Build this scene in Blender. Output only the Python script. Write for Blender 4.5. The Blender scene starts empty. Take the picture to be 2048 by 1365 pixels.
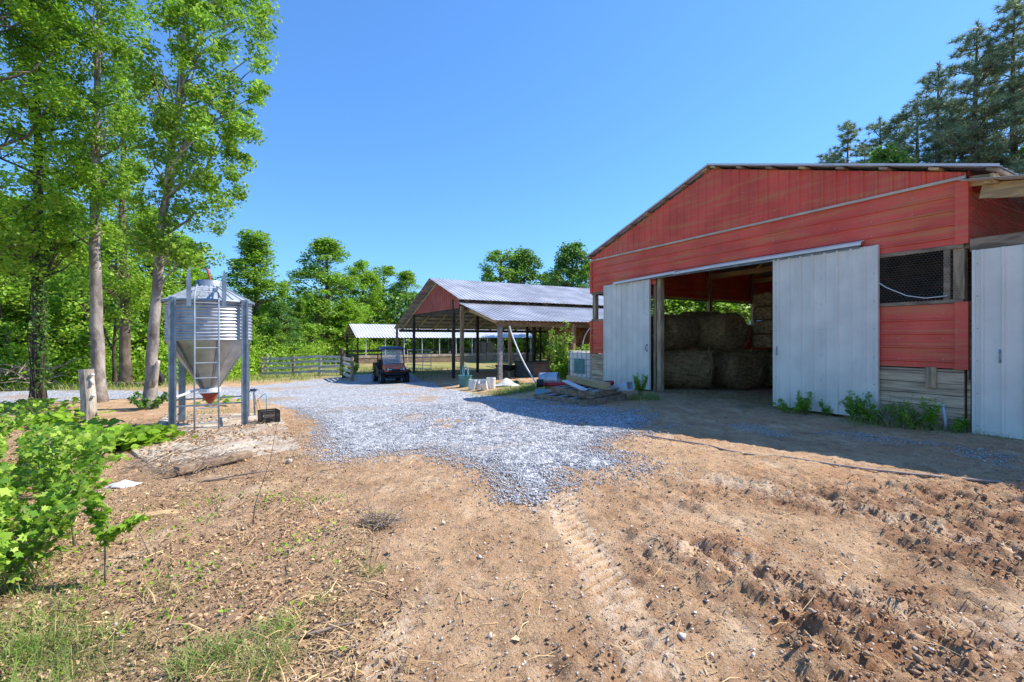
import bpy, math, random
import numpy as np
from mathutils import Vector, Matrix
scene = bpy.context.scene
R = math.radians
rng = np.random.default_rng(7)
random.seed(7)
# ------------------------------------------------------------------ camera, sky, sun, exposure
CAM_H, FPX, CX, HY = 1.5, 940.0, 1024.0, 677.0
cam_d = bpy.data.cameras.new('camera'); cam = bpy.data.objects.new('camera', cam_d)
scene.collection.objects.link(cam); scene.camera = cam
cam.location = (0, 0, CAM_H); cam.rotation_euler = (R(90), 0, 0)
cam_d.sensor_width = 36; cam_d.lens = 36*FPX/2048; cam_d.shift_y = -5.5/2048
cam_d.clip_start = 0.05; cam_d.clip_end = 2000
SUN = Vector((.87, .20, 1.0)).normalized()
elev = math.asin(SUN.z); azim = math.atan2(SUN.x, SUN.y)
w = bpy.data.worlds.new('World'); scene.world = w; w.use_nodes = True
nt = w.node_tree; bgn = nt.nodes['Background']
sky = nt.nodes.new('ShaderNodeTexSky'); sky.sky_type = 'NISHITA'; sky.sun_disc = False
sky.sun_elevation = elev; sky.sun_rotation = azim
sky.air_density = 1.25; sky.dust_density = 0.35; sky.ozone_density = 3.2; sky.altitude = 200
_m1 = nt.nodes.new('ShaderNodeVectorMath'); _m1.operation = 'MULTIPLY'; _m1.inputs[1].default_value = (.25,)*3
_g = nt.nodes.new('ShaderNodeGamma'); _g.inputs[1].default_value = .8
_m2 = nt.nodes.new('ShaderNodeVectorMath'); _m2.operation = 'MULTIPLY'; _m2.inputs[1].default_value = (1.45, 2.62, 4.15)
nt.links.new(sky.outputs[0], _m1.inputs[0]); nt.links.new(_m1.outputs[0], _g.inputs[0]); nt.links.new(_g.outputs[0], _m2.inputs[0])
nt.links.new(_m2.outputs[0], bgn.inputs[0]); bgn.inputs[1].default_value = 0.15
sl = bpy.data.lights.new('sun', 'SUN'); sl.energy = 4.7; sl.angle = R(0.5); sl.color = (1, .93, .83)
so = bpy.data.objects.new('sun', sl); scene.collection.objects.link(so)
so.rotation_euler = SUN.to_track_quat('Z', 'Y').to_euler()
scene.view_settings.view_transform = 'Standard'; scene.view_settings.look = 'None'
scene.view_settings.gamma = 1; scene.view_settings.exposure = 0.70
scene.cycles.max_bounces = 8; scene.cycles.transparent_max_bounces = 16

# ------------------------------------------------------------------ helpers
def lk(o): scene.collection.objects.link(o)
def tag(o, label=None, cat=None, group=None, kind=None):
    if label: o['label'] = label
    if cat: o['category'] = cat
    if group: o['group'] = group
    if kind: o['kind'] = kind
    return o
def thing(name, label, cat, loc=(0, 0, 0), rz=0, group=None):
    o = bpy.data.objects.new(name, None); lk(o); o.location = loc; o.rotation_euler = (0, 0, rz)
    o.empty_display_size = .1
    return tag(o, label, cat, group)
def dup(root, loc, rz=0, label=None, sc=1, group=None):
    r = root.copy(); lk(r); r.location = loc; r.rotation_euler = (0, 0, rz); r.scale = (sc, sc, sc) if not hasattr(sc, '__len__') else sc
    if label: r['label'] = label
    if group: r['group'] = group
    for ch in root.children:
        c = ch.copy(); lk(c); c.parent = r
        for g in ch.children:
            d = g.copy(); lk(d); d.parent = c
    return r
class MB:
    def __init__(s): s.v = []; s.f = []
    def box(s, c, sz, M=None):
        b = len(s.v); hx, hy, hz = sz[0]/2, sz[1]/2, sz[2]/2
        for dx in (-hx, hx):
            for dy in (-hy, hy):
                for dz in (-hz, hz):
                    p = Vector((dx, dy, dz))
                    if M: p = M @ p
                    s.v.append((c[0]+p.x, c[1]+p.y, c[2]+p.z))
        for q in ((0,1,3,2),(4,6,7,5),(0,4,5,1),(2,3,7,6),(0,2,6,4),(1,5,7,3)): s.f.append(tuple(b+i for i in q))
        return s
    def bx(s, x0, x1, y0, y1, z0, z1): return s.box(((x0+x1)/2,(y0+y1)/2,(z0+z1)/2),(abs(x1-x0),abs(y1-y0),abs(z1-z0)))
    def beam(s, p0, p1, w, h, up=(0,0,1), roll=0):
        p0 = Vector(p0); p1 = Vector(p1); d = p1-p0; L = d.length; d.normalize()
        u = Vector(up)
        if abs(d.dot(u)) > .98: u = Vector((1,0,0))
        y = u.cross(d).normalized(); z = d.cross(y)
        M = Matrix((d, y, z)).transposed()
        if roll: M = Matrix.Rotation(roll, 3, d) @ M
        return s.box((p0+p1)/2, (L, w, h), M)
    def tube(s, pts, r, n=8, cap=True, squash=1):
        pts = [Vector(p) for p in pts]; m = len(pts)
        rs = r if hasattr(r, '__len__') else [r]*m
        b = len(s.v); prev = None
        for i, p in enumerate(pts):
            d = (pts[min(i+1,m-1)]-pts[max(i-1,0)]).normalized()
            if prev is None:
                a = Vector((0,0,1)) if abs(d.z) < .9 else Vector((1,0,0))
                u = d.cross(a).normalized()
            else: u = (prev - d*prev.dot(d)).normalized()
            prev = u; v = d.cross(u)
            for k in range(n):
                t = 2*math.pi*k/n; q = p+u*math.cos(t)*rs[i]+v*math.sin(t)*rs[i]*squash
                s.v.append(tuple(q))
        for i in range(m-1):
            for k in range(n):
                k2 = (k+1) % n
                s.f.append((b+i*n+k, b+i*n+k2, b+(i+1)*n+k2, b+(i+1)*n+k))
        if cap:
            s.f.append(tuple(b+k for k in range(n))[::-1]); s.f.append(tuple(b+(m-1)*n+k for k in range(n)))
        return s
    def lathe(s, prof, n=32, c=(0,0,0), axis='z', closed=False):
        b = len(s.v); m = len(prof)
        for (r, z) in prof:
            for k in range(n):
                t = 2*math.pi*k/n; x, y = r*math.cos(t), r*math.sin(t)
                p = (x, y, z) if axis == 'z' else ((z, x, y) if axis == 'x' else (x, z, y))
                s.v.append((c[0]+p[0], c[1]+p[1], c[2]+p[2]))
        for i in range(m-1 + (1 if closed else 0)):
            j = (i+1) % m
            for k in range(n):
                k2 = (k+1) % n; s.f.append((b+i*n+k, b+i*n+k2, b+j*n+k2, b+j*n+k))
        return s
    def poly(s, pts):
        b = len(s.v); s.v += [tuple(p) for p in pts]; s.f.append(tuple(range(b, b+len(pts)))); return s
    def extr(s, prof, y0, y1):            # (x,z) profile extruded along y
        b = len(s.v); n = len(prof)
        for y in (y0, y1):
            for (x, z) in prof: s.v.append((x, y, z))
        s.f.append(tuple(range(b, b+n))); s.f.append(tuple(range(b+n, b+2*n))[::-1])
        for i in range(n):
            j = (i+1) % n; s.f.append((b+i, b+n+i, b+n+j, b+j))
        return s
    def sheet(s, A, B):                   # strip between two rows of points
        b = len(s.v); n = len(A); s.v += [tuple(p) for p in A]+[tuple(p) for p in B]
        for i in range(n-1): s.f.append((b+i, b+i+1, b+n+i+1, b+n+i))
        return s
    def build(s, name, m, parent=None, smooth=False, bevel=0, solid=0):
        me = bpy.data.meshes.new(name); me.from_pydata([tuple(p) for p in s.v], [], s.f); me.update()
        if smooth: me.polygons.foreach_set('use_smooth', [True]*len(me.polygons))
        me.materials.append(m)
        o = bpy.data.objects.new(name, me); lk(o)
        if parent: o.parent = parent
        if solid:
            md = o.modifiers.new('solid', 'SOLIDIFY'); md.thickness = solid; md.offset = 0
        if bevel:
            md = o.modifiers.new('bevel', 'BEVEL'); md.width = bevel; md.segments = 2; md.limit_method = 'ANGLE'
        return o
def npmesh(name, V, F, m, parent=None, smooth=False):   # V (n,3), F (k,3|4) numpy
    me = bpy.data.meshes.new(name); n, k = len(F), F.shape[1]
    me.vertices.add(len(V)); me.vertices.foreach_set('co', V.astype(np.float32).ravel())
    me.loops.add(n*k); me.loops.foreach_set('vertex_index', F.astype(np.int32).ravel())
    me.polygons.add(n); me.polygons.foreach_set('loop_start', np.arange(n, dtype=np.int32)*k)
    me.polygons.foreach_set('loop_total', np.full(n, k, np.int32))
    if smooth: me.polygons.foreach_set('use_smooth', np.ones(n, bool))
    me.update(calc_edges=True); me.materials.append(m)
    if name is None: return me
    o = bpy.data.objects.new(name, me); lk(o)
    if parent: o.parent = parent
    return o
def mesh_only(o):
    me = o.data; bpy.data.objects.remove(o); return me

# ------------------------------------------------------------------ numpy noise
def _h(i, j, s):
    n = (i.astype(np.int64)*374761393 + j.astype(np.int64)*668265263 + s*1442695041) & 0xffffffff
    n = ((n ^ (n >> 13))*1274126177) & 0xffffffff
    return ((n ^ (n >> 16)) & 0xffff)/65535.0
def vn(x, y, s=0):
    i = np.floor(x); j = np.floor(y); u = x-i; v = y-j; u = u*u*(3-2*u); v = v*v*(3-2*v)
    a, b, c, d = _h(i,j,s), _h(i+1,j,s), _h(i,j+1,s), _h(i+1,j+1,s)
    return (a*(1-u)+b*u)*(1-v)+(c*(1-u)+d*u)*v
def fbm(x, y, s=0, o=4, g=.5):
    t = 0; a = 1; n = 0
    for k in range(o):
        t = t+a*vn(x*2**k+17.3*k, y*2**k-9.1*k, s+k); n += a; a *= g
    return t/n
def sst(a, b, x):
    t = np.clip((x-a)/(b-a), 0, 1); return t*t*(3-2*t)

# ------------------------------------------------------------------ terrain
CTRL = np.array([  # x, y, z
 (0,0,0),(3,3,0),(-3,3,-.08),(6,4,0),(-6,5,-.22),(0,5,-.02),(3,6,0),(-3,6,-.12),(9,6,0),(12,12,0),(16,10,0),
 (7.2,7.4,.02),(5.7,10.2,0),(4,13.3,0),(2.6,15.6,0),(6,17,0),(11,14,0),(13,20,-.1),(9,20,-.1),
 (-.8,10.2,-.12),(-1.9,14.7,-.42),(-6.3,9.8,-.37),(-6.5,9,-.36),(-3.7,7.7,-.33),(-4.6,6.3,-.30),(-5.2,8.6,-.36),(-5.6,11.2,-.37),(-9,9,-.42),(-3.5,9,-.25),
 (-12,14,-.48),(-16,17,-.62),(-7.5,14,-.5),(-8,18,-.65),(-3.2,19.3,-.62),(-.6,19.5,-.27),(1,17.5,-.25),(-6.1,29.5,-.83),
 (-6.5,25.5,-.93),(-9.9,25.8,-1.0),(-16.5,31,-1.1),(-11.2,30.8,-.9),(0,26,-.5),(5,25,-.4),(-4,36,-1.0),(0,42,-1.1),(15,42,-1.1),
 (-20,24,-.8),(-30,20,-.9),(-30,40,-1.3),(-50,60,-1.5),(50,60,-1.2),(30,20,-.3),(0,70,-1.5),(40,0,0),(-40,0,-.6),(0,-20,0),(0,120,-1.5)])
def T(x, y):
    x = np.asarray(x, float); y = np.asarray(y, float)
    num = 0; den = 0
    for cx, cy, cz in CTRL:
        wgt = 1.0/((x-cx)**2+(y-cy)**2+.8+.01*(cx*cx+cy*cy))**2
        num = num+wgt*cz; den = den+wgt
    return num/den
def at(px, py, dz=0):                      # photo pixel -> point on the terrain
    k = (px-CX)/FPX; m = (py-HY)/FPX
    d = np.linspace(1.2, 110, 6000); g = T(k*d, d); i = np.argmax(CAM_H-m*d <= g)
    return Vector((k*d[i], d[i], float(g[i])+dz))
def gp(px, d, dz=0):                       # pixel column at a depth
    x = (px-CX)/FPX*d; return Vector((x, d, float(T(x, d))+dz))
def zpx(py, d): return CAM_H-(py-HY)/FPX*d
def pip(x, y, poly):
    ins = np.zeros(np.shape(x), bool); n = len(poly); j = n-1
    for i in range(n):
        xi, yi = poly[i][0], poly[i][1]; xj, yj = poly[j][0], poly[j][1]
        c = ((yi > y) != (yj > y)) & (x < (xj-xi)*(y-yi)/((yj-yi) if yj != yi else 1e-9)+xi)
        ins ^= c; j = i
    return ins

# ------------------------------------------------------------------ materials
def mat(name, col, rough=.7, var=.25, scale=8, bump=.15, bscale=None, metal=0, col2=None, stretch=None, spec=.4, detail=6, mixlo=.4, mixhi=.62, extra=None, island=0):
    m = bpy.data.materials.new(name); m.use_nodes = True; n = m.node_tree; N = n.nodes; L = n.links
    b = N['Principled BSDF']; b.inputs['Roughness'].default_value = rough; b.inputs['Metallic'].default_value = metal
    b.inputs['Specular IOR Level'].default_value = spec
    tc = N.new('ShaderNodeTexCoord'); mp = N.new('ShaderNodeMapping'); L.new(tc.outputs['Object'], mp.inputs[0])
    if stretch: mp.inputs['Scale'].default_value = stretch
    nz = N.new('ShaderNodeTexNoise'); nz.inputs['Scale'].default_value = scale; nz.inputs['Detail'].default_value = detail
    L.new(mp.outputs[0], nz.inputs[0])
    cr = N.new('ShaderNodeValToRGB'); L.new(nz.outputs[0], cr.inputs[0])
    c2 = col2 if col2 else tuple(c*(1-var) for c in col); c1 = col if col2 else tuple(min(1, c*(1+var*.5)) for c in col)
    cr.color_ramp.elements[0].position = mixlo; cr.color_ramp.elements[1].position = mixhi
    cr.color_ramp.elements[0].color = (*c2, 1); cr.color_ramp.elements[1].color = (*c1, 1)
    out = cr.outputs[0]
    if island:
        ge = N.new('ShaderNodeNewGeometry'); hs = N.new('ShaderNodeHueSaturation')
        mr = N.new('ShaderNodeMapRange'); mr.inputs[3].default_value = 1-island; mr.inputs[4].default_value = 1+island
        L.new(ge.outputs['Random Per Island'], mr.inputs[0]); L.new(mr.outputs[0], hs.inputs['Value']); L.new(out, hs.inputs['Color']); out = hs.outputs[0]
    if extra: out = extra(N, L, out, mp, tc)
    L.new(out, b.inputs['Base Color'])
    if bump:
        n2 = N.new('ShaderNodeTexNoise'); n2.inputs['Scale'].default_value = bscale or scale*3; n2.inputs['Detail'].default_value = 5
        L.new(mp.outputs[0], n2.inputs[0]); bp = N.new('ShaderNodeBump'); bp.inputs['Strength'].default_value = bump; bp.inputs['Distance'].default_value = .02
        L.new(n2.outputs[0], bp.inputs['Height']); L.new(bp.outputs[0], b.inputs['Normal'])
    return m
def mixover(N, L, base, col, fac_out):
    mx = N.new('ShaderNodeMix'); mx.data_type = 'RGBA'; L.new(fac_out, mx.inputs[0]); L.new(base, mx.inputs[6]); mx.inputs[7].default_value = (*col, 1)
    return mx.outputs[2]
def noise_fac(N, L, vec, scale, lo, hi, detail=5, stretch=None, amt=1):
    if stretch:
        mp = N.new('ShaderNodeMapping'); mp.inputs['Scale'].default_value = stretch; L.new(vec, mp.inputs[0]); vec = mp.outputs[0]
    nz = N.new('ShaderNodeTexNoise'); nz.inputs['Scale'].default_value = scale; nz.inputs['Detail'].default_value = detail; L.new(vec, nz.inputs[0])
    mr = N.new('ShaderNodeMapRange'); mr.inputs[1].default_value = lo; mr.inputs[2].default_value = hi; mr.inputs[4].default_value = amt
    L.new(nz.outputs[0], mr.inputs[0]); return mr.outputs[0]
def grime(col, sc, lo, hi, stretch=None, amt=.8):
    return lambda N, L, o, mp, tc: mixover(N, L, o, col, noise_fac(N, L, tc.outputs['Object'], sc, lo, hi, stretch=stretch, amt=amt))
def leafmat(name, c1, c2, c3, trans=.35, rough=.5):
    m = bpy.data.materials.new(name); m.use_nodes = True; n = m.node_tree; N = n.nodes; L = n.links
    b = N['Principled BSDF']; b.inputs['Roughness'].default_value = rough; b.inputs['Specular IOR Level'].default_value = .35
    ge = N.new('ShaderNodeNewGeometry'); cr = N.new('ShaderNodeValToRGB'); L.new(ge.outputs['Random Per Island'], cr.inputs[0])
    e = cr.color_ramp.elements; e[0].color = (*c1, 1); e[1].color = (*c3, 1); x = e.new(.5); x.color = (*c2, 1)
    tc = N.new('ShaderNodeTexCoord'); nz = N.new('ShaderNodeTexNoise'); nz.inputs['Scale'].default_value = .9; nz.inputs['Detail'].default_value = 3
    L.new(tc.outputs['Object'], nz.inputs[0]); hs = N.new('ShaderNodeHueSaturation')
    mr = N.new('ShaderNodeMapRange'); mr.inputs[1].default_value = .3; mr.inputs[2].default_value = .7; mr.inputs[3].default_value = .7; mr.inputs[4].default_value = 1.35
    L.new(nz.outputs[0], mr.inputs[0]); L.new(mr.outputs[0], hs.inputs['Value']); L.new(cr.outputs[0], hs.inputs['Color'])
    L.new(hs.outputs[0], b.inputs['Base Color'])
    t = N.new('ShaderNodeBsdfTranslucent'); L.new(hs.outputs[0], t.inputs[0])
    mx = N.new('ShaderNodeMixShader'); mx.inputs[0].default_value = trans
    L.new(b.outputs[0], mx.inputs[1]); L.new(t.outputs[0], mx.inputs[2]); L.new(mx.outputs[0], N['Material Output'].inputs[0])
    return m
M = {}
def red_wear(N, L, o, mp, tc):
    O = tc.outputs['Object']
    o = mixover(N, L, o, (.70,.20,.15), noise_fac(N, L, O, .7, .5, .72, 6, (1,1,.6), .45))
    o = mixover(N, L, o, (.60,.25,.09), noise_fac(N, L, O, 1.6, .48, .7, 5, (.5,1,7), .65))
    return mixover(N, L, o, (.42,.10,.06), noise_fac(N, L, O, 5, .58, .72, 6, (5,5,.7), .35))
M['red'] = mat('red_siding', (.77,.105,.068), .6, .16, 1.2, 0, extra=red_wear)
M['redin'] = mat('red_siding_back', (.25,.22,.2), .6, .4, 2, 0)
M['white_metal'] = mat('white_painted_metal', (.80,.73,.64), .45, .08, 2, 0, extra=grime((.52,.45,.34), 1.6, .58, .8, (3,3,.8), .3))
M['roof'] = mat('galvanised_roof', (.50,.50,.53), .5, .2, .9, 0, metal=.3, extra=grime((.22,.21,.23), 1.1, .5, .75, (.5,.5,1), .6))
M['roof2'] = mat('white_roof', (.62,.63,.66), .4, .1, 1, 0)
M['rooffar'] = mat('galvanised_underside', (.45,.40,.34), .6, .3, 2, 0)
M['wood'] = mat('weathered_wood', (.34,.24,.16), .85, .4, 3, .4, 30, stretch=(1,4,4), island=.25)
M['woodv'] = mat('weathered_post', (.50,.35,.21), .85, .4, 3, .4, 30, stretch=(5,5,.8), island=.2)
M['woodh'] = mat('weathered_board', (.60,.42,.27), .85, .35, 3, .3, 30, stretch=(.5,3,6), island=.28, extra=grime((.12,.075,.05), 2.5, .55, .72, (.6,2,5), .75))
M['cream'] = mat('cream_trim', (.58,.47,.36), .6, .15, 3, 0)
M['purl'] = mat('shed_purlin_wood', (.58,.46,.34), .85, .3, 3, 0, island=.25)
M['woodn'] = mat('new_lumber', (.55,.38,.19), .75, .25, 4, .25, 30, stretch=(1,6,6), island=.12)
M['woodg'] = mat('grey_wood', (.33,.32,.32), .9, .4, 3, .4, 30, stretch=(1,5,5), island=.15)
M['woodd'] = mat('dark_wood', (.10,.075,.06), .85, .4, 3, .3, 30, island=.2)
M['steel'] = mat('galvanised_steel', (.25,.30,.35), .45, .22, 6, .04, metal=.55)
M['bin'] = mat('galvanised_bin', (.48,.51,.55), .42, .2, 4, .03, metal=.6)
M['binroof'] = mat('bin_roof_metal', (.36,.40,.45), .6, .2, 5, .03, metal=.25)
M['hop'] = mat('hopper_metal', (.42,.43,.43), .42, .22, 3, .05, metal=.6, extra=grime((.25,.2,.14), 3, .55, .8, (3,3,.5), .5))
M['redboot'] = mat('red_boot', (.33,.05,.03), .5, .2, 9, 0)
M['white'] = mat('white_plastic', (.75,.75,.73), .45, .08, 6, .05, extra=grime((.4,.34,.25), 6, .5, .8))
M['black'] = mat('black_plastic', (.018,.018,.02), .5, .3, 9, .05)
M['rubber'] = mat('rubber', (.03,.03,.035), .85, .3, 20, .3)
M['mesh'] = mat('wire', (.42,.40,.36), .5, .2, 9, 0, metal=.2)
M['hay'] = mat('hay', (.42,.245,.10), .95, .4, 7, .9, 45, col2=(.13,.07,.03), stretch=(1,1,2.4), mixlo=.35, mixhi=.65)
M['haystrand'] = mat('hay_strand', (.40,.25,.10), .9, .3, 3, 0, island=.5)
M['straw'] = mat('straw', (.52,.36,.17), .9, .3, 3, 0, island=.5)
M['concrete'] = mat('concrete', (.52,.44,.34), .9, .25, 3, .4, 40, extra=grime((.33,.21,.13), 1.8, .46, .62))
M['bark'] = mat('bark', (.17,.125,.09), .95, .5, 5, .8, 26, stretch=(1,1,.4))
M['barkl'] = mat('pale_bark', (.34,.29,.25), .95, .45, 4, .7, 22, stretch=(1,1,.5), extra=grime((.10,.08,.07), 4, .56, .68, (1,1,.7)))
M['barkd'] = mat('dark_bark', (.085,.065,.05), .95, .5, 5, .8, 26, stretch=(1,1,.4))
M['twig'] = mat('twig', (.30,.23,.17), .9, .4, 9, .2, island=.35)
M['stump'] = mat('stump_wood', (.55,.47,.38), .9, .3, 5, .8, 30, stretch=(1,1,.25), extra=grime((.18,.13,.1), 5, .52, .66, (2,2,.4)))
M['leaf'] = leafmat('leaf', (.12,.26,.02), (.23,.41,.035), (.40,.58,.08), .48)
M['leafb'] = leafmat('leaf_bright', (.15,.31,.015), (.27,.47,.03), (.42,.60,.06), .48)
M['leafd'] = leafmat('leaf_deep', (.065,.17,.03), (.12,.26,.04), (.22,.38,.065), .42)
M['leafy'] = leafmat('leaf_young', (.10,.24,.02), (.24,.43,.035), (.46,.62,.09), .42)
M['pine'] = leafmat('pine_needles', (.11,.19,.10), (.21,.30,.16), (.36,.42,.22), .3)
M['grass'] = leafmat('grass_blades', (.09,.20,.02), (.20,.30,.05), (.46,.40,.16), .3)
M['gravelstone'] = mat('gravel_stone', (.42,.425,.44), .9, .25, 30, 0, island=.38)
M['clod'] = mat('dirt_clod', (.42,.27,.155), .95, .35, 14, .5, 60, island=.3)
M['deadleaf'] = mat('dead_leaf', (.43,.29,.165), .9, .3, 9, 0, island=.6)
M['redf'] = mat('faded_red_siding', (.56,.15,.115), .55, .15, 1.5, 0)
M['fencew'] = mat('fence_board', (.52,.52,.52), .9, .35, 3, .3, 30, stretch=(1,5,5), island=.2)
M['orange'] = mat('vehicle_paint', (.80,.17,.09), .35, .1, 3, 0)
M['blueblack'] = mat('canopy_fabric', (.06,.11,.19), .55, .2, 6, .1)
M['lamp'] = mat('lamp_glass', (.7,.75,.8), .1, .05, 5, 0)
M['teal'] = mat('teal_plastic', (.07,.22,.22), .5, .2, 5, 0)
M['hose'] = mat('hose_rubber', (.42,.33,.28), .7, .3, 8, 0)
M['bluepipe'] = mat('blue_pipe', (.18,.45,.6), .4, .1, 5, 0)
M['redpaint'] = mat('red_paint', (.42,.02,.03), .4, .15, 5, 0)
M['corral'] = mat('corral_steel', (.10,.09,.09), .5, .3, 5, 0)
M['galvp'] = mat('pale_pipe', (.6,.62,.66), .5, .1, 5, 0)
g = bpy.data.materials.new('windshield'); g.use_nodes = True; gb = g.node_tree.nodes['Principled BSDF']
gb.inputs['Base Color'].default_value = (.85,.92,.95,1); gb.inputs['Roughness'].default_value = .08; gb.inputs['Alpha'].default_value = .22; M['glass'] = g
# ------------------------------------------------------------------ ground
GPX = [(-60,783),(330,783),(450,774),(540,768),(620,759),(700,751),(760,747),(825,746),(862,762),(900,776),(945,782),(1010,789),(1060,797),(1110,808),(1260,813),(1330,832),(1292,868),(1230,880),(1215,897),(1312,925),(1300,946),(1180,962),(1140,968),(1085,1006),(1012,1002),(1000,975),(920,930),(850,906),(790,907),(750,918),(690,927),(655,922),(638,900),(622,870),(600,838),(560,818),(500,803),(420,798),(330,797),(-60,797)]
GP = [at(*p) for p in GPX]; GP = [(p.x, p.y) for p in GP]
GP[0] = (GP[1][0]-26, GP[1][1]+1.5); GP[-1] = (GP[-2][0]-22, GP[-2][1]-.3)
def gdist(x, y):            # distance to the gravel edge
    d = np.full(np.shape(x), 99.)
    for p in range(1, len(GP)-2):
        (x0,y0),(x1,y1) = GP[p], GP[p+1]; dx, dy = x1-x0, y1-y0; t = np.clip(((x-x0)*dx+(y-y0)*dy)/(dx*dx+dy*dy+1e-9), 0, 1)
        d = np.minimum(d, np.hypot(x-x0-t*dx, y-y0-t*dy))
    return d
def gravel_mask(x, y):
    jx = (fbm(x*2.2, y*2.2, 5)-.5)*.8; jy = (fbm(x*2.2, y*2.2, 9)-.5)*.8
    k = np.clip(y/8, .5, 2)
    return pip(x+jx*k*.8, y+jy*k*.8, GP)
def zone_churn(x, y):    # churned earth at the right front
    a = sst(.12, .5, x/np.maximum(y, .5)+.5*(fbm(x*.9, y*.9, 31)-.5)) * sst(5.6, 4.0, y)
    return a*sst(.30, .54, fbm(x*1.1+3, y*.8, 77, 3))
def zone_litter(x, y):
    a = sst(.25, -.35, x+.36*y-.1+.9*(fbm(x*1.3, y*1.3, 41)-.5)); return a*sst(12.5, 10.5, y)
def zone_grass(x, y):
    far = sst(24, 30, y+3*(fbm(x*.3, y*.3, 3)-.5)*2)*sst(-3, -8, x) + sst(-14, -17, x)*sst(17, 19, y) + sst(34, 38, y)
    strip = sst(1.1, .3, np.hypot((x-.4)/1.2, (y-15.6)/1.3)) + sst(1.1, .4, np.hypot((x+.5)/1.6, (y-17.6)/1.1))
    fl = sst(-1.5, -2.6, x)*sst(2.9, 2.2, y)
    return np.clip(far+strip+fl, 0, 1)*sst(.3, .55, fbm(x*.8, y*.8, 15)+.12)
def track(x, y):         # tyre tread ribs pressed in the dirt
    out = 0
    for (x0, y0, x1, y1, hw) in ((.5,4.7,.66,1.2,.15),(1.2,3.5,2.7,2.2,.17),(-.62,2.6,-.48,1.5,.09),(2.1,5.2,3.6,3.2,.15)):
        dx, dy = x1-x0, y1-y0; L = math.hypot(dx, dy); ux, uy = dx/L, dy/L
        a = (x-x0)*ux+(y-y0)*uy; d = -(x-x0)*uy+(y-y0)*ux + .05*np.sin(a*2)
        mk = sst(hw, hw*.6, np.abs(d))*sst(0, .3, a)*sst(L, L-.4, a)
        out = out + mk*(np.clip(np.sin((a+.85*d)*2*math.pi/.10)*1.5, -1, 1)*.5-.55)*sst(.35, .6, fbm(x*3, y*3, 8)+.1)
    return out
def drag(x, y):          # scraped streaks running away from the barn side to the right front
    u = x*.94+y*.34; v = -x*.34+y*.94
    return fbm(u*7, v*1.3, 141, 4, .6)
def groundz(x, y, fine=True):
    z = T(x, y); f = sst(45, 8, y)
    z = z + (fbm(x*.7, y*.7, 1, 3)-.5)*.06*sst(.5, 2.5, y)
    n1 = fbm(x*5, y*5, 21, 5, .6); n2 = fbm(x*14, y*14, 25, 3, .6)
    ch = zone_churn(x, y)
    n3 = 1-np.abs(fbm(x*9, y*9, 171, 4, .6)*2-1); z = z + (n1-.5)*.046*f + (n2-.5)*.022*f + (n3-.75)*.022*f + (drag(x, y)-.5)*.05*f*sst(-.5, .6, x)*sst(7, 5, y)
    rid = 1-np.abs(fbm(x*4.5, y*6, 51, 5, .62)*2-1)
    z = z + ch*((n1-.45)*.12+(n2-.5)*.06+(rid-.7)*.07+(drag(x, y)-.5)*.09)
    z = z + track(x, y)*.034*(1-ch*.3)
    # small stones and clods as bumps
    c = fbm(x*22, y*22, 61, 2, .5); z = z + np.clip(c-.62, 0, 1)*.06*f*(.5+ch)
    inb = ((x-7.19)*.872+(y-7.44)*.489 > .3)
    z = np.where(inb & (y < 30) & (x > 2), T(x, y)+(n1-.5)*.02, z)
    return z
def grow(a, b, s, g, mx): # increasing coordinates from a to b
    o = [a]
    while abs(o[-1]-a) < abs(b-a):
        o.append(o[-1]+s*(1 if b > a else -1)); s = min(s*g, mx)
    return o
xs = sorted(set(grow(-3.2, -160, .03, 1.022, 6)[1:] + list(np.arange(-3.2, 4.6, .024)) + grow(4.6, 160, .026, 1.022, 6)))
ys = sorted(set(grow(1.3, -40, .05, 1.12, 6)[1:] + list(np.arange(1.3, 5.2, .022)) + grow(5.2, 220, .024, 1.017, 6)))
xs = np.array(xs); ys = np.array(ys); nx, ny = len(xs), len(ys)
X, Y = np.meshgrid(xs, ys); Z = groundz(X, Y)
def gridfaces(nx, ny, keep=None):
    i = np.arange(ny-1)[:, None]*nx+np.arange(nx-1)[None, :]
    F = np.stack([i, i+1, i+nx+1, i+nx], -1)
    return F.reshape(-1, 4) if keep is None else F[keep]
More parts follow.
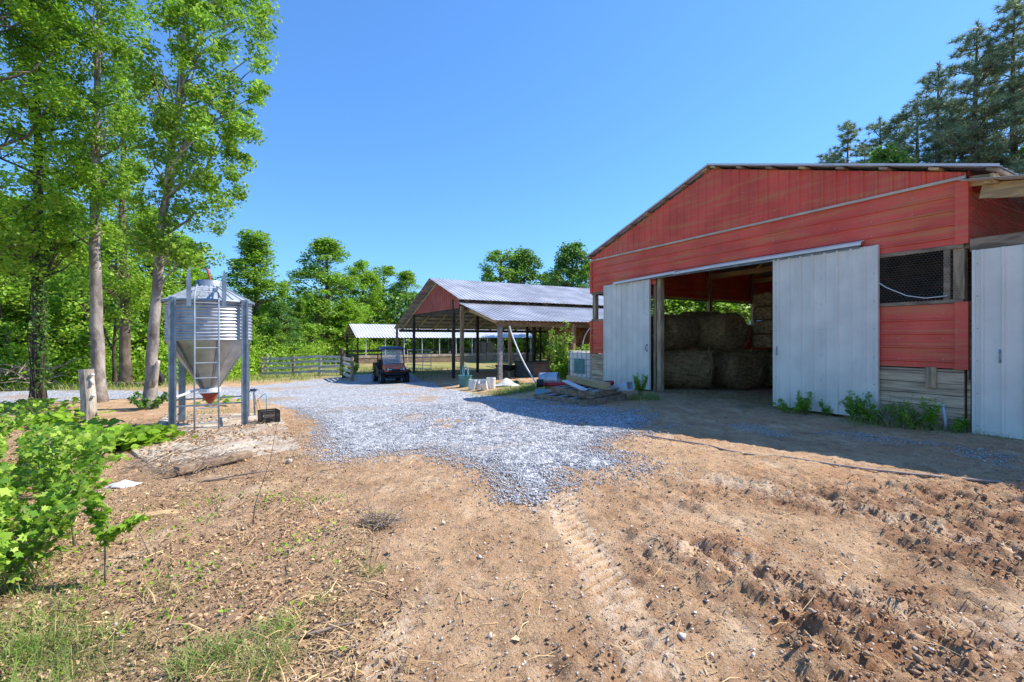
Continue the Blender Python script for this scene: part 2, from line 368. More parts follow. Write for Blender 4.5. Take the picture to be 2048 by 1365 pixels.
def ground_material():
    m = bpy.data.materials.new('dirt'); m.use_nodes = True; N = m.node_tree.nodes; L = m.node_tree.links; b = N['Principled BSDF']
    b.inputs['Roughness'].default_value = .95; b.inputs['Specular IOR Level'].default_value = .2
    tc = N.new('ShaderNodeTexCoord'); O = tc.outputs['Object']
    at_ = N.new('ShaderNodeAttribute'); at_.attribute_name = 'zone'; sp = N.new('ShaderNodeSeparateColor'); L.new(at_.outputs['Color'], sp.inputs[0])
    nz = N.new('ShaderNodeTexNoise'); nz.inputs['Scale'].default_value = 1.6; nz.inputs['Detail'].default_value = 9; nz.inputs['Roughness'].default_value = .68; L.new(O, nz.inputs[0])
    cr = N.new('ShaderNodeValToRGB'); L.new(nz.outputs[0], cr.inputs[0]); e = cr.color_ramp.elements
    e[0].position = .3; e[0].color = (.36,.205,.10,1); e[1].position = .7; e[1].color = (.69,.465,.27,1); x = e.new(.5); x.color = (.53,.335,.185,1)
    c = cr.outputs[0]
    c = mixover(N, L, c, (.54,.27,.12), noise_fac(N, L, O, .9, .54, .68, 8, amt=.55))       # orange clay
    c = mixover(N, L, c, (.74,.55,.36), noise_fac(N, L, O, 1.9, .55, .70, 9, stretch=(1.6,.7,1), amt=.7))         # dry pale crust
    c = mixover(N, L, c, (.20,.11,.06), noise_fac(N, L, O, 9, .55, .68, 8, amt=.6))        # darker crumbs
    c = mixover(N, L, c, (.15,.085,.05), noise_fac(N, L, O, 34, .60, .70, 4, amt=.65))
    c = mixover(N, L, c, (.74,.55,.36), noise_fac(N, L, O, 17, .62, .74, 5, amt=.5))
    c = mixover(N, L, c, (.60,.52,.43), noise_fac(N, L, O, 48, .66, .70, 2, amt=.7))          # pale grit
    c = mixover(N, L, c, (.24,.145,.085), noise_fac(N, L, O, 75, .56, .68, 3, amt=.6))
    c = mixover(N, L, c, (.78,.63,.47), noise_fac(N, L, O, 95, .60, .70, 2, amt=.55))
    def zmix(c, col, chan, amt):
        mu = N.new('ShaderNodeMath'); mu.operation = 'MULTIPLY'; mu.inputs[1].default_value = amt; L.new(sp.outputs[chan], mu.inputs[0]); return mixover(N, L, c, col, mu.outputs[0])
    def zmixn(c, col, chan, sc, lo, hi, amt):
        mu = N.new('ShaderNodeMath'); mu.operation = 'MULTIPLY'; L.new(noise_fac(N, L, O, sc, lo, hi, 5, amt=amt), mu.inputs[1]); L.new(sp.outputs[chan], mu.inputs[0]); return mixover(N, L, c, col, mu.outputs[0])
    c = zmixn(c, (.33,.21,.13), 0, 6, .4, .6, .6)      # litter: darker humus
    c = zmix(c, (.20,.24,.06), 1, .75)
    tr_ = N.new('ShaderNodeAttribute'); tr_.attribute_name = 'tread'; c = mixover(N, L, c, (.84,.66,.47), tr_.outputs['Fac'])
    c = zmixn(c, (.28,.13,.065), 2, 5, .38, .56, .75)    # churned red earth
    L.new(c, b.inputs['Base Color'])
    n2 = N.new('ShaderNodeTexNoise'); n2.inputs['Scale'].default_value = 42; n2.inputs['Detail'].default_value = 6; n2.inputs['Roughness'].default_value = .7; L.new(O, n2.inputs[0])
    bp = N.new('ShaderNodeBump'); bp.inputs['Strength'].default_value = 1; bp.inputs['Distance'].default_value = .035
    L.new(n2.outputs[0], bp.inputs['Height']); L.new(bp.outputs[0], b.inputs['Normal'])
    return m
M['dirt'] = ground_material()
GM = gravel_mask(X, Y)
# gravel sheet sits on the ground; pull the soil down a little beneath it
GD = gdist(X, Y); Zg = Z-np.where(GM, .03*sst(.25, .8, GD), 0)
ground = npmesh('ground', np.stack([X, Y, Zg], -1).reshape(-1, 3), gridfaces(nx, ny), M['dirt'], smooth=True)
tag(ground, kind='structure')
ca = ground.data.color_attributes.new('zone', 'FLOAT_COLOR', 'POINT')
zc = np.stack([zone_litter(X, Y), zone_grass(X, Y), zone_churn(X, Y), np.ones_like(X)], -1).astype(np.float32)
ca.data.foreach_set('color', zc.ravel())
ta = ground.data.attributes.new('tread', 'FLOAT', 'POINT'); _tr = track(X, Y); ta.data.foreach_set('value', (np.where(_tr < -.01, np.clip(_tr+.62, 0, .5)*1.1, 0)).astype(np.float32).ravel())
def gravel_material():
    m = bpy.data.materials.new('gravel'); m.use_nodes = True; N = m.node_tree.nodes; L = m.node_tree.links; b = N['Principled BSDF']
    b.inputs['Roughness'].default_value = .85; b.inputs['Specular IOR Level'].default_value = .3
    tc = N.new('ShaderNodeTexCoord'); O = tc.outputs['Object']
    v = N.new('ShaderNodeTexVoronoi'); v.inputs['Scale'].default_value = 26; L.new(O, v.inputs[0])
    s = N.new('ShaderNodeSeparateColor'); L.new(v.outputs['Color'], s.inputs[0])
    cr = N.new('ShaderNodeValToRGB'); L.new(s.outputs[0], cr.inputs[0]); e = cr.color_ramp.elements
    e[0].color = (.13,.14,.16,1); e[1].color = (.74,.75,.78,1); x = e.new(.5); x.color = (.42,.435,.47,1)
    c = mixover(N, L, cr.outputs[0], (.44,.31,.20), noise_fac(N, L, O, .55, .53, .66, 8, amt=.8))
    v2 = N.new('ShaderNodeTexVoronoi'); v2.inputs['Scale'].default_value = 26; v2.feature = 'DISTANCE_TO_EDGE'; L.new(O, v2.inputs[0])
    mr = N.new('ShaderNodeMapRange'); mr.inputs[1].default_value = 0; mr.inputs[2].default_value = .12; mr.inputs[3].default_value = .8; mr.inputs[4].default_value = 0; L.new(v2.outputs[0], mr.inputs[0])
    c = mixover(N, L, c, (.10,.09,.085), mr.outputs[0])
    L.new(c, b.inputs['Base Color'])
    bp = N.new('ShaderNodeBump'); bp.inputs['Strength'].default_value = 1; bp.inputs['Distance'].default_value = .02; L.new(v2.outputs[0], bp.inputs['Height']); L.new(bp.outputs[0], b.inputs['Normal'])
    return m
M['gravel'] = gravel_material()
fc = GM[:-1,:-1] | GM[1:,:-1] | GM[:-1,1:] | GM[1:,1:]
F = gridfaces(nx, ny, fc); used, inv = np.unique(F.ravel(), return_inverse=True)
VG = np.stack([X, Y, T(X, Y)+(fbm(X*.7, Y*.7, 1, 3)-.5)*.06*sst(.5, 2.5, Y)-.012+.032*sst(0, .7, GD)-.05*sst(.6,.75,fbm(X*.9+5, Y*.9, 88, 3))*sst(12,9,Y)+(fbm(X*20, Y*20, 63, 2)-.5)*.03*sst(30, 8, Y)], -1).reshape(-1, 3)[used]
tag(npmesh('gravel_drive', VG, inv.reshape(-1, 4), M['gravel'], smooth=True), kind='structure')

# ------------------------------------------------------------------ scatter helpers
OCT_V = np.array([(1,0,0),(-1,0,0),(0,1,0),(0,-1,0),(0,0,1),(0,0,-1)], float)
OCT_F = np.array([(0,2,4),(2,1,4),(1,3,4),(3,0,4),(2,0,5),(1,2,5),(3,1,5),(0,3,5)])
def rotmats(n, nrm=None):
    if nrm is None:
        nrm = rng.normal(size=(n,3))
    nrm = nrm/np.linalg.norm(nrm, axis=1, keepdims=True)
    a = rng.normal(size=(n,3)); u = np.cross(nrm, a); u /= np.linalg.norm(u, axis=1, keepdims=True)+1e-9
    v = np.cross(nrm, u); return np.stack([u, v, nrm], 2)
def instance(P, S, Rm, TV, TF):            # P (n,3), S (n,) or (n,3)
    if S.ndim == 1: S = np.repeat(S[:, None], 3, 1)
    n, k = len(P), len(TV)
    V = np.einsum('nij,nkj->nki', Rm, TV[None]*S[:, None, :])+P[:, None, :]
    F = TF[None]+(np.arange(n)*k)[:, None, None]
    return V.reshape(-1, 3), F.reshape(-1, TF.shape[1])
def stones(name, x, y, size, m, sink=.25, flat=.7):
    n = len(x); P = np.stack([x, y, groundz(x, y)+size*(.5-sink)+.004], -1)
    S = np.stack([size*rng.uniform(.7,1.3,n), size*rng.uniform(.6,1.1,n), size*rng.uniform(.6,1,n)*flat], -1)*.62
    V, F = instance(P, S, rotmats(n, np.array([0,0,1.])+rng.normal(size=(n,3))*.5), OCT_V, OCT_F)
    V += rng.normal(size=V.shape)*np.repeat(size, 6)[:, None]*.09
    return npmesh(name, V, F, m)
LEAF4 = np.array([(0,-.5,0),(.3,0,.10),(0,.5,0),(-.3,0,.10)]); LEAF4F = np.array([(0,1,2),(0,2,3)])
# gravel stones (dense at the near tongue, scattered past its edge)
n = 260000; y = 4.0+ (rng.random(n)**1.5)*9; x = rng.uniform(-3.6, 3.4, n)*(y/6.5)
dsel = gravel_mask(x, y) & (rng.random(n) < sst(.02,.5,gdist(x, y))*.8+.25) & (rng.random(n) > .85*sst(.58,.7,fbm(x*.9+5, y*.9, 88, 3))); x, y = x[dsel], y[dsel]
ax = []; ay = []
for p in range(len(GP)-1):
    (x0,y0),(x1,y1) = GP[p], GP[p+1]
    if y0 > 9 or y1 > 9: continue
    L_ = math.hypot(x1-x0, y1-y0); k = int(L_*300); t = rng.random(k)
    ax.append(x0+(x1-x0)*t+rng.normal(size=k)*np.where(rng.random(k)<.75,.13,.4)); ay.append(y0+(y1-y0)*t+rng.normal(size=k)*np.where(rng.random(k)<.75,.13,.35))
x = np.concatenate([x]+ax); y = np.concatenate([y]+ay)
sz = rng.uniform(.009, .025, len(x))*np.where(y > 7, 1.15, 1)
tag(stones('gravel_stones', x, y, sz, M['gravelstone'], sink=.1), 'loose blue grey gravel stones spilling onto the bare dirt', 'gravel', kind='stuff')
pp = [at(*q) for q in ((1290,850),(1500,850),(1700,868),(1880,890),(2040,915),(2040,945),(1850,915),(1650,888),(1450,868),(1300,872))]
n = 30000; x = rng.uniform(1.5, 7, n); y = rng.uniform(4.8, 9, n); k = pip(x, y, [(q.x, q.y) for q in pp]) & (rng.random(n) < sst(.42,.62,fbm(x*1.5, y*1.5, 303, 4))); x, y = x[k], y[k]
tag(stones('sparse_gravel', x, y, rng.uniform(.008,.022,len(x)), M['gravelstone'], sink=.35), 'thin scatter of gravel pressed in the dirt before the barn doors', 'gravel', kind='stuff')
# dirt clods and pebbles
n = 62000; y = 1.4+rng.random(n)**1.3*6.5; x = rng.uniform(-1.1, 1.25, n)*(y*1.05+.3)
keep = (rng.random(n) < .10+.9*zone_churn(x, y)) & ~gravel_mask(x, y); x, y = x[keep], y[keep]
sz = rng.gamma(2.0, .0030, len(x))*(1+.9*zone_churn(x, y))
tag(stones('dirt_clods', x, y, np.clip(sz, .005, .055), M['clod'], sink=.3), 'crumbly brown dirt clods over the churned foreground', 'dirt clods', kind='stuff')
n = 14000; y = 1.4+rng.random(n)**1.3*5; x = rng.uniform(-1.1, 1.25, n)*(y*1.05+.3); k = ~gravel_mask(x, y)
M['pebble'] = mat('pebble', (.55,.47,.38), .85, .3, 20, 0, island=.4)
tag(stones('pebbles', x[k], y[k], rng.gamma(3,.003,k.sum()), M['pebble'], flat=.45), 'small pale pebbles scattered in the dirt', 'pebbles', kind='stuff')
# leaf litter
n = 95000; y = 1.4+rng.random(n)**1.25*10; x = rng.uniform(-1.25, .55, n)*(y*1.02+.3)
k = (rng.random(n) < zone_litter(x, y)*.95*sst(.25,.6,fbm(x*2,y*2,91,3)+.08)+.03) & ~gravel_mask(x, y); x, y = x[k], y[k]; n = len(x)
P = np.stack([x, y, groundz(x, y)+rng.uniform(.002,.022,n)], -1)
V, F = instance(P, rng.gamma(4,.0048,n), rotmats(n, np.array([0,0,1.])+rng.normal(size=(n,3))*.6), LEAF4*np.array([1,1,2.0]), LEAF4F)
tag(npmesh('leaf_litter', V, F, M['deadleaf']), 'dry brown leaf litter covering the ground on the left', 'leaf litter', kind='stuff')
# straw and fine twigs
def strands(name, x, y, L, wd, m, up=.18, z0=.006, bend=.15):
    n = len(x); th = rng.uniform(0, math.pi*2, n); rise = np.abs(rng.normal(size=n))*up
    d = np.stack([np.cos(th), np.sin(th), rise], -1); s = np.stack([-np.sin(th), np.cos(th), rng.normal(size=n)*.3], -1)*wd[:, None]
    base = np.stack([x, y, groundz(x, y)+z0], -1); mid = base+d*L[:, None]*.5+np.array([0,0,1.])*(L*bend)[:, None]*rng.random(n)[:, None]+s*rng.normal(size=(n,1))*3
    end = base+d*L[:, None]
    V = np.stack([base-s, base+s, mid-s, mid+s, end-s*.4, end+s*.4], 1).reshape(-1, 3)
    b = (np.arange(n)*6)[:, None]; F = np.concatenate([b+np.array([[0,1,3,2]]), b+np.array([[2,3,5,4]])])
    return npmesh(name, V, F, m)
n = 34000; y = 1.4+rng.random(n)**1.2*9; x = rng.uniform(-1.2, 1.2, n)*(y+.3)
k = (rng.random(n) < .05+.7*zone_litter(x, y)*sst(.4,.62,fbm(x*1.4,y*1.4,93,3)+.06)) & ~gravel_mask(x, y); x, y = x[k], y[k]
tag(strands('dry_straw', x, y, rng.uniform(.04,.20,len(x)), rng.uniform(.0012,.0028,len(x)), M['straw']), 'pale dry straw strewn over the dirt', 'straw', kind='stuff')
# grass
def tuft(cx, cy, r, n, h, m=None):
    a = rng.uniform(0, 2*math.pi, n); q = r*np.sqrt(rng.random(n)); x = cx+np.cos(a)*q; y = cy+np.sin(a)*q
    return x, y, rng.uniform(.5,1.1,n)*h
gx, gy, gh = [], [], []
for (px, py, r, n, h) in [(60,1350,.35,700,.13),(20,1290,.3,400,.15),(220,1350,.3,260,.07),(400,1335,.13,260,.13),(470,1290,.10,90,.07),(560,1262,.10,190,.09),(520,1340,.16,260,.12),
        (745,1150,.09,140,.05),(700,1245,.05,30,.05),(320,1180,.10,90,.07),(630,1000,.06,40,.07),(640,1210,.10,90,.05),(120,1190,.25,160,.10),(350,1215,.15,100,.05),(20,1180,.2,120,.25),
        (700,1130,.15,60,.08),(755,1040,.2,70,.06)]:
    p = at(px, py); a, b_, c = tuft(p.x, p.y, r, n, h); gx.append(a); gy.append(b_); gh.append(c)
for (px, py, r, n, h) in [(1090,775,.9,1100,.22),(1040,782,.9,1100,.17),(985,790,.8,700,.12),(1140,790,.5,300,.2),(1000,770,1.0,700,.15),(1600,826,.3,120,.12),(1290,800,.4,300,.2),
        (1740,850,.4,200,.2),(1850,860,.5,300,.15),(1960,870,.4,150,.12),(480,832,.5,160,.14),(420,826,.6,160,.12),(240,862,.6,200,.12)]:
    p = at(px, py); a, b_, c = tuft(p.x, p.y, r, n, h); gx.append(a); gy.append(b_); gh.append(c)
n = 26000; y = 17+rng.random(n)*22; x = rng.uniform(-1.2,-.1,n)*y; k = (rng.random(n) < zone_grass(x, y)) & ~gravel_mask(x, y)
gx.append(x[k]); gy.append(y[k]); gh.append(rng.uniform(.12,.4,k.sum()))
x = np.concatenate(gx); y = np.concatenate(gy); h = np.concatenate(gh); n = len(x)
th = rng.uniform(0, 2*math.pi, n); ln = rng.uniform(.3,1.7,n); wd = np.clip(h*.018, .0015, .012)*np.where(y > 10, 1.6, 1)
s = np.stack([-np.sin(th), np.cos(th), np.zeros(n)], -1)*wd[:, None]
b0 = np.stack([x, y, groundz(x, y)-.01], -1); d = np.stack([np.cos(th)*ln, np.sin(th)*ln, np.ones(n)], -1)*h[:, None]
mid = b0+d*np.array([.35,.35,.62]); end = b0+d*np.array([1,1,.8])
V = np.stack([b0-s, b0+s, mid-s*.8, mid+s*.8, end-s*.15, end+s*.15], 1).reshape(-1, 3); b = (np.arange(n)*6)[:, None]
tag(npmesh('grass', V, np.concatenate([b+np.array([[0,1,3,2]]), b+np.array([[2,3,5,4]])]), M['grass']), 'green and yellow grass in tufts and verges', 'grass', kind='stuff')

# small green weeds among the litter
n = 3800; x = rng.uniform(-3.6,-.3,n); y = rng.uniform(1.6,5.0,n)
k = (rng.random(n) < .95*sst(.56,.68,fbm(x*2.6,y*2.6,201,3)+.07*sst(-1.2,-2.4,x))) & (x < -.35*y); x, y = x[k], y[k]; n = len(x)
P = np.stack([x, y, groundz(x, y)+rng.random(n)*.05], -1); V, F = instance(P, rng.uniform(.012,.038,n), rotmats(n, np.array([0,-.2,1.])+rng.normal(size=(n,3))*.5), LEAF4*np.array([1.2,1,1]), LEAF4F)
tag(npmesh('low_weeds', V, F, M['leafb']), 'small green weed leaves sprouting through the litter at the lower left', 'weeds', kind='stuff')
# ------------------------------------------------------------------ trees
LOBE = np.array([(0,-.5,0),(.16,-.30,.03),(.46,-.26,-.02),(.30,-.02,.04),(.42,.24,-.03),(.16,.20,.03),(0,.56,-.04),(-.16,.20,.03),(-.42,.24,-.03),(-.30,-.02,.04),(-.46,-.26,-.02),(-.16,-.30,.03),(0,0,.05)])
LOBEF = np.array([(12,i,(i+1)%12) for i in range(12)])
def leafcloud(name, P, size, m, parent, up=.7, lobed=False, drop=0):
    n = len(P); nr = rng.normal(size=(n,3)); nr[:,2] = np.abs(nr[:,2])*.6+up
    V, F = instance(P, size*rng.uniform(.4,1.35,n), rotmats(n, nr), LOBE if lobed else LEAF4, LOBEF if lobed else LEAF4F)
    return npmesh(name, V, F, m, parent)
def crownpts(C, r, per, flat=.78):
    k = len(C); c = np.repeat(C, per, 0); rr = np.repeat(r, per)[:, None]
    d = rng.normal(size=(len(c),3)); d /= np.linalg.norm(d, axis=1, keepdims=True)
    return c+d*rr*(rng.random((len(c),1))**.45)*np.array([1,1,flat])
def make_tree(name, label, cat, path, tr, clumps, cr, per, leaf, lm, bark, limbs=.5, lobed=False, group=None, up=.7, base=None, roots=True):
    """path: trunk points (local), clumps (n,3) local centres"""
    t = thing(name, label, cat, group=group)
    mb = MB(); P = [Vector(p) for p in path]; m = len(P); H = P[-1].z
    # resample the trunk with a little wobble
    pts = []; rad = []
    for i in range(m-1):
        for k in range(5):
            f = k/5; q = P[i].lerp(P[i+1], f); hh = q.z/H
            pts.append(q+Vector((random.uniform(-1,1), random.uniform(-1,1), 0))*tr*.12); rad.append(tr*(1-.8*max(hh, 0))*(1+.5*math.exp(-max(q.z, 0)*3.2)))
    pts.append(P[-1]); rad.append(tr*.15); mb.tube(pts, rad, 10)
    for c in clumps:
        if random.random() > limbs: continue
        cz = c[2]-np.hypot(c[0]-0, c[1]-0)*.45-.3
        j = min(range(len(pts)), key=lambda i: abs(pts[i].z-cz)); q = pts[j]
        if q.z < 1: continue
        e = Vector(c); mid = q.lerp(e, .5)+Vector((random.uniform(-1,1), random.uniform(-1,1), -.4))*.12*(e-q).length
        r0 = min(rad[j]*.5, .012+.018*(e-q).length)
        mb.tube([q, q.lerp(mid, .6), mid, mid.lerp(e, .5)+Vector((0,0,.05)), e], [r0, r0*.8, r0*.62, r0*.4, r0*.15], 5)
        for s_ in range(2):
            e2 = mid+Vector(np.array([random.uniform(-1,1) for _ in range(3)]))*cr*1.2
            mb.tube([mid, mid.lerp(e2,.5)+Vector((0,0,.05)), e2], [r0*.4, r0*.25, r0*.08], 4)
    mb.build('trunk', bark, t, smooth=True)
    r = cr*rng.uniform(.55, 1.25, len(clumps))
    leafcloud('crown', crownpts(clumps, r, per), leaf, lm, t, up, lobed)
    return t
def crown_centres(n, prof, z0, z1, path=None, hole=.12):
    """prof: function rel-> radius"""
    o = []
    while len(o) < n:
        u = random.random(); z = z0+(z1-z0)*u; rr = prof(u); a = random.uniform(0, 2*math.pi); q = rr*random.random()**.42
        x, y = q*math.cos(a), q*math.sin(a)
        if path is not None:
            for i in range(len(path)-1):
                if path[i][2] <= z <= path[i+1][2]:
                    f = (z-path[i][2])/(path[i+1][2]-path[i][2]); x += path[i][0]+(path[i+1][0]-path[i][0])*f; y += path[i][1]+(path[i+1][1]-path[i][1])*f
        if _h(np.array(int(x*1.3+100+a)), np.array(int(z*1.2)), 3) < hole: continue
        o.append((x, y, z))
    return np.array(o)
# near trees left of the silo -------------------------------------------------
b1 = gp(76, 14.2); p1 = [(0,0,-.2),(.02,0,3),(-.1,.1,7),(0,0,11),(.2,.1,15.5)]
t = make_tree('shade_tree', 'dark trunked tree wrapped in ivy at far left of the gravel road', 'tree', p1, .17, crown_centres(170, lambda u: 1.75*(.75+.35*math.sin(u*7)), 4.2, 15, p1, .1), .42, 130, .125, M['leafb'], M['barkd'])
t.location = b1
v = rng.random(900); a = rng.uniform(-1.6, 1.2, 900); rr = .17+rng.random(900)*.16
leafcloud('ivy', np.stack([np.cos(a)*rr*1.1+.06, -np.abs(np.sin(a))*rr, .35+v**.8*4.2], -1), .10, M['leafd'], t, .2)
mb = MB()
for k in range(5):
    mb.tube([(math.cos(a_)*.2, math.sin(a_)*.2-.05, z) for z, a_ in [(i*.6, -1.6+k*.45+.35*math.sin(i*1.3+k)) for i in range(9)]], .014, 5)
mb.build('vine', M['barkd'], t)
b2 = gp(198, 14.7); p2 = [(0,0,-.2),(-.1,0,3),(-.14,0,6),(-.08,.05,10),(.05,0,14.5)]
t = make_tree('shade_tree', 'tall straight tree with a pale smooth trunk behind the sawn post', 'tree', p2, .19, crown_centres(190, lambda u: 1.12*(.6+.5*math.sin(.4+u*2.4)), 5.2, 14.8, p2, .08), .40, 120, .115, M['leaf'], M['barkl'], .22)
t.location = b2
b3 = gp(300, 13.3)
p3 = [(0,0,-.2),(.05,0,1.5),(.17,0,3.2),(.30,0,4.8),(.5,0,6.3),(.72,0,8.0),(.95,0,10),(1.1,0,13)]
cc = crown_centres(260, lambda u: 1.5*(.45+.6*math.sin(.35+u*2.2)), 4.1, 13.6, p3, .1); cc[:,0] += .5*(cc[:,2] > 6)+.3
t = make_tree('shade_tree', 'leaning tree with a forked stub at its foot beside the silo', 'tree', p3, .16, cc, .37, 125, .115, M['leaf'], M['barkl'], .2)
t.location = b3
mb = MB(); mb.tube([(.05,-.05,.55),(.20,-.08,.85),(.27,-.08,1.25),(.31,-.08,1.34)], [.10,.085,.06,.04], 8); mb.build('forked_stub', M['stump'], t, smooth=True)
b4 = gp(250, 21.5); p4 = [(0,0,-.2),(0,0,4),(-.1,0,8),(.05,0,14)]
t = make_tree('shade_tree', 'rough barked tree standing beyond the gravel road between the pale trunks', 'tree', p4, .24, crown_centres(75, lambda u: 1.5*(.6+.4*math.sin(u*5)), 3.2, 13.4, p4, .15), .6, 200, .13, M['leafb'], M['bark'], .5)
t.location = b4
b5 = gp(230, 22.5); p5 = [(0,0,-.2),(-.05,0,1.6),(.05,0,4),(.0,0,7.5)]
t = make_tree('young_tree', 'thin forked tree in front of the woods behind the road', 'tree', p5, .085, crown_centres(26, lambda u: 1.3, 2.8, 7.5, p5, .1), .5, 160, .12, M['leafd'], M['barkd'], .8)
t.location = b5
mb = MB(); mb.tube([(0,0,1.5),(-.35,0,2.2),(-.7,0,3.2),(-.85,.1,4.6)], [.06,.05,.04,.02], 6); mb.build('side_stem', M['barkd'], t, smooth=True)
b6 = gp(-60, 12.5); p6 = [(0,0,-.2),(.1,0,5),(0,0,14)]
t = make_tree('shade_tree', 'leafy tree whose boughs reach in from the left edge', 'tree', p6, .2, crown_centres(85, lambda u: 2.0, 3.8, 14, p6, .1), .6, 210, .125, M['leafb'], M['bark'])
t.location = b6
# woodland and background trees: six prototypes, copied --------------------------
def proto(seed, H, Rr, n, per, leaf, lm, cls, z0=.8, kind='broad'):
    random.seed(seed)
    path = [(0,0,-.5),(random.uniform(-.2,.2),0,H*.4),(random.uniform(-.3,.3),0,H*.8),(0,0,H)]
    pr = {'broad': lambda u: Rr*(.62+.42*math.sin(u*math.pi*.9+.2))*(1-.75*u**3.5), 'cone': lambda u: Rr*(1.0-.55*u**2.2)*(.85+.2*math.sin(u*13))*(.65+.35*min(1,u*4)), 'open': lambda u: Rr*(.45+.55*abs(math.sin(u*6)))*(1-.5*u**3)}[kind]
    return make_tree('tree', 'x', 'tree', path, H*.014+.05, crown_centres(n, pr, z0, H, path, .12), cls, per, leaf, lm, M['bark'], .35)
PR = {'a': proto(11, 10, 2.6, 230, 85, .19, M['leafb'], .6), 'b': proto(12, 12, 2.4, 260, 85, .19, M['leaf'], .6, .5),
      'c': proto(13, 13, 2.0, 250, 85, .19, M['leaf'], .58, 1.2, 'cone'), 'd': proto(14, 11, 2.1, 150, 80, .19, M['leaf'], .55, 1.6, 'open'), 'e': proto(15, 6, 2.4, 70, 95, .22, M['leafy'], .7, .2), 'f': proto(16, 9, 2.5, 210, 85, .2, M['leafd'], .6)}
HT = {'a':10,'b':12,'c':13,'d':11,'e':6,'f':9}
first = {k: True for k in PR}
def place(k, px, top, d, label, group=None, wide=1):
    if 700 < px < 1120 and d > 43: d += 12
    b = gp(px, d); h = zpx(top, d)-b.z; s = h/HT[k]; s3 = (s*wide, s*wide, s)
    if first[k]:
        o = PR[k]; first[k] = False; o.location = b; o.scale = s3; o.rotation_euler = (0,0,random.uniform(0,6)); o['label'] = label
        if group: o['group'] = group
        return o
    return dup(PR[k], b, random.uniform(0,6), label, s3, group)
random.seed(5)
# single trees that stand out in the photograph
place('c', 512, 468, 40, 'tall dark tree against the sky right behind the silo roof', wide=1.6)
place('b', 655, 482, 56, 'tallest full tree behind the rail fence, left of the open sheds', wide=1.65)
place('c', 600, 600, 50, 'small tree in the gap between the two tall trees behind the fence', wide=1)
place('a', 725, 525, 55, 'bright tree touching the right side of the tallest full tree', wide=1.15)
place('d', 768, 532, 60, 'loose feathery tree top above the white roofed shed', wide=1.4)
place('b', 812, 545, 59, 'rounded tree just left of the red shed gable', wide=1.3)
place('f', 560, 606, 38, 'low dark bushy tree behind the silo ladder side fence post', wide=1.1)
place('d', 1003, 502, 56, 'left tree of the pair rising over the galvanised shed roof', wide=1.35)
place('f', 1048, 504, 58, 'right tree of the pair rising over the galvanised shed roof', wide=1.15)
place('f', 1145, 492, 52, 'tree rising over the shed roof next to the red barn eave', wide=1.1)
place('a', 1182, 530, 50, 'tree crown hidden partly by the red barn left corner', wide=.9)
place('a', 975, 545, 60, 'low tree left of the pair over the galvanised shed roof', wide=.9)
place('e', 1105, 552, 55, 'low bright tree between the crowns over the shed roof', wide=.9)
# woods on the left beyond the road
for px, top, d, k in [(-110,330,27,'a'),(-30,380,31,'b'),(40,400,26,'a'),(105,470,27,'e'),(130,400,36,'b'),(170,520,25,'e'),(205,500,33,'a'),(262,545,27,'e'),(300,420,34,'a'),(330,560,29,'e'),(365,480,38,'b'),(400,560,33,'a'),(430,600,42,'e'),(10,560,22.5,'e'),(-70,520,22,'e'),(150,600,29,'e'),(60,600,24,'e'),(225,610,28,'e'),(300,640,30,'e')]:
    place(k, px, top, d, 'bright green broadleaf tree in the woods beyond the gravel road on the left', 'woodland trees left of the silo', 1.25 if k != 'e' else 1.1)
for px, top, d, k in [(465,610,40,'a'),(490,650,35,'e'),(545,660,37,'e'),(575,655,39,'f'),(615,650,46,'e'),(640,600,52,'e'),(668,640,53,'e'),(695,600,54,'a'),(445,655,30,'e'),(420,690,28,'e'),(590,620,52,'b'),(530,600,55,'a'),(745,600,56,'e'),(715,635,53,'e')]:
    place(k, px, top, d, 'leafy tree in the dense green edge behind the rail fence', 'trees behind the rail fence', 1.3)
for px, top, d, k in [(770,620,60,'a'),(830,610,62,'f'),(870,610,60,'a'),(905,600,54,'f'),(945,590,55,'b'),(985,600,52,'e'),(1020,590,54,'a'),(1065,585,55,'f'),(1100,600,50,'e'),(1160,590,52,'a'),(1210,560,50,'b'),(1255,560,50,'a')]:
    place(k, px, top, d, 'leafy tree seen under and over the shed roofs', 'trees behind the open sheds', 1.35)
for px, top, d, k in [(1300,570,38,'b'),(1345,575,36,'a'),(1390,580,38,'b'),(1435,580,36,'a'),(1480,575,38,'b'),(1525,580,38,'a'),(1575,560,40,'a'),(1322,590,22,'e'),(1365,592,23,'e'),(1410,590,22.5,'e'),(1455,592,23.5,'e'),(1510,585,24,'e')]:
    place(k, px, top, d, 'tree seen through the open side of the red barn', 'trees seen through the barn', 1.5)
place('f', 1775, 308, 26, 'bright broadleaf tree low among the pines behind the barn roof', wide=.8)
place('b', 2070, 290, 24, 'broadleaf tree at the right edge behind the new lumber eave', wide=.8)
# distant wood as one mass
n = 45000; an = rng.uniform(-1.0, 1.05, n); dd = rng.uniform(66, 84, n); x = np.sin(an)*dd*1.05; y = np.cos(an)*dd
hh = (5.5+6*fbm(x*.12, y*.12, 4, 3))*rng.random(n)**.7
tag(leafcloud('far_woods', np.stack([x, y, T(x, y)+hh], -1), .62, M['leafd'], None, .4), 'continuous far woods closing the view all round', 'woods', kind='stuff')
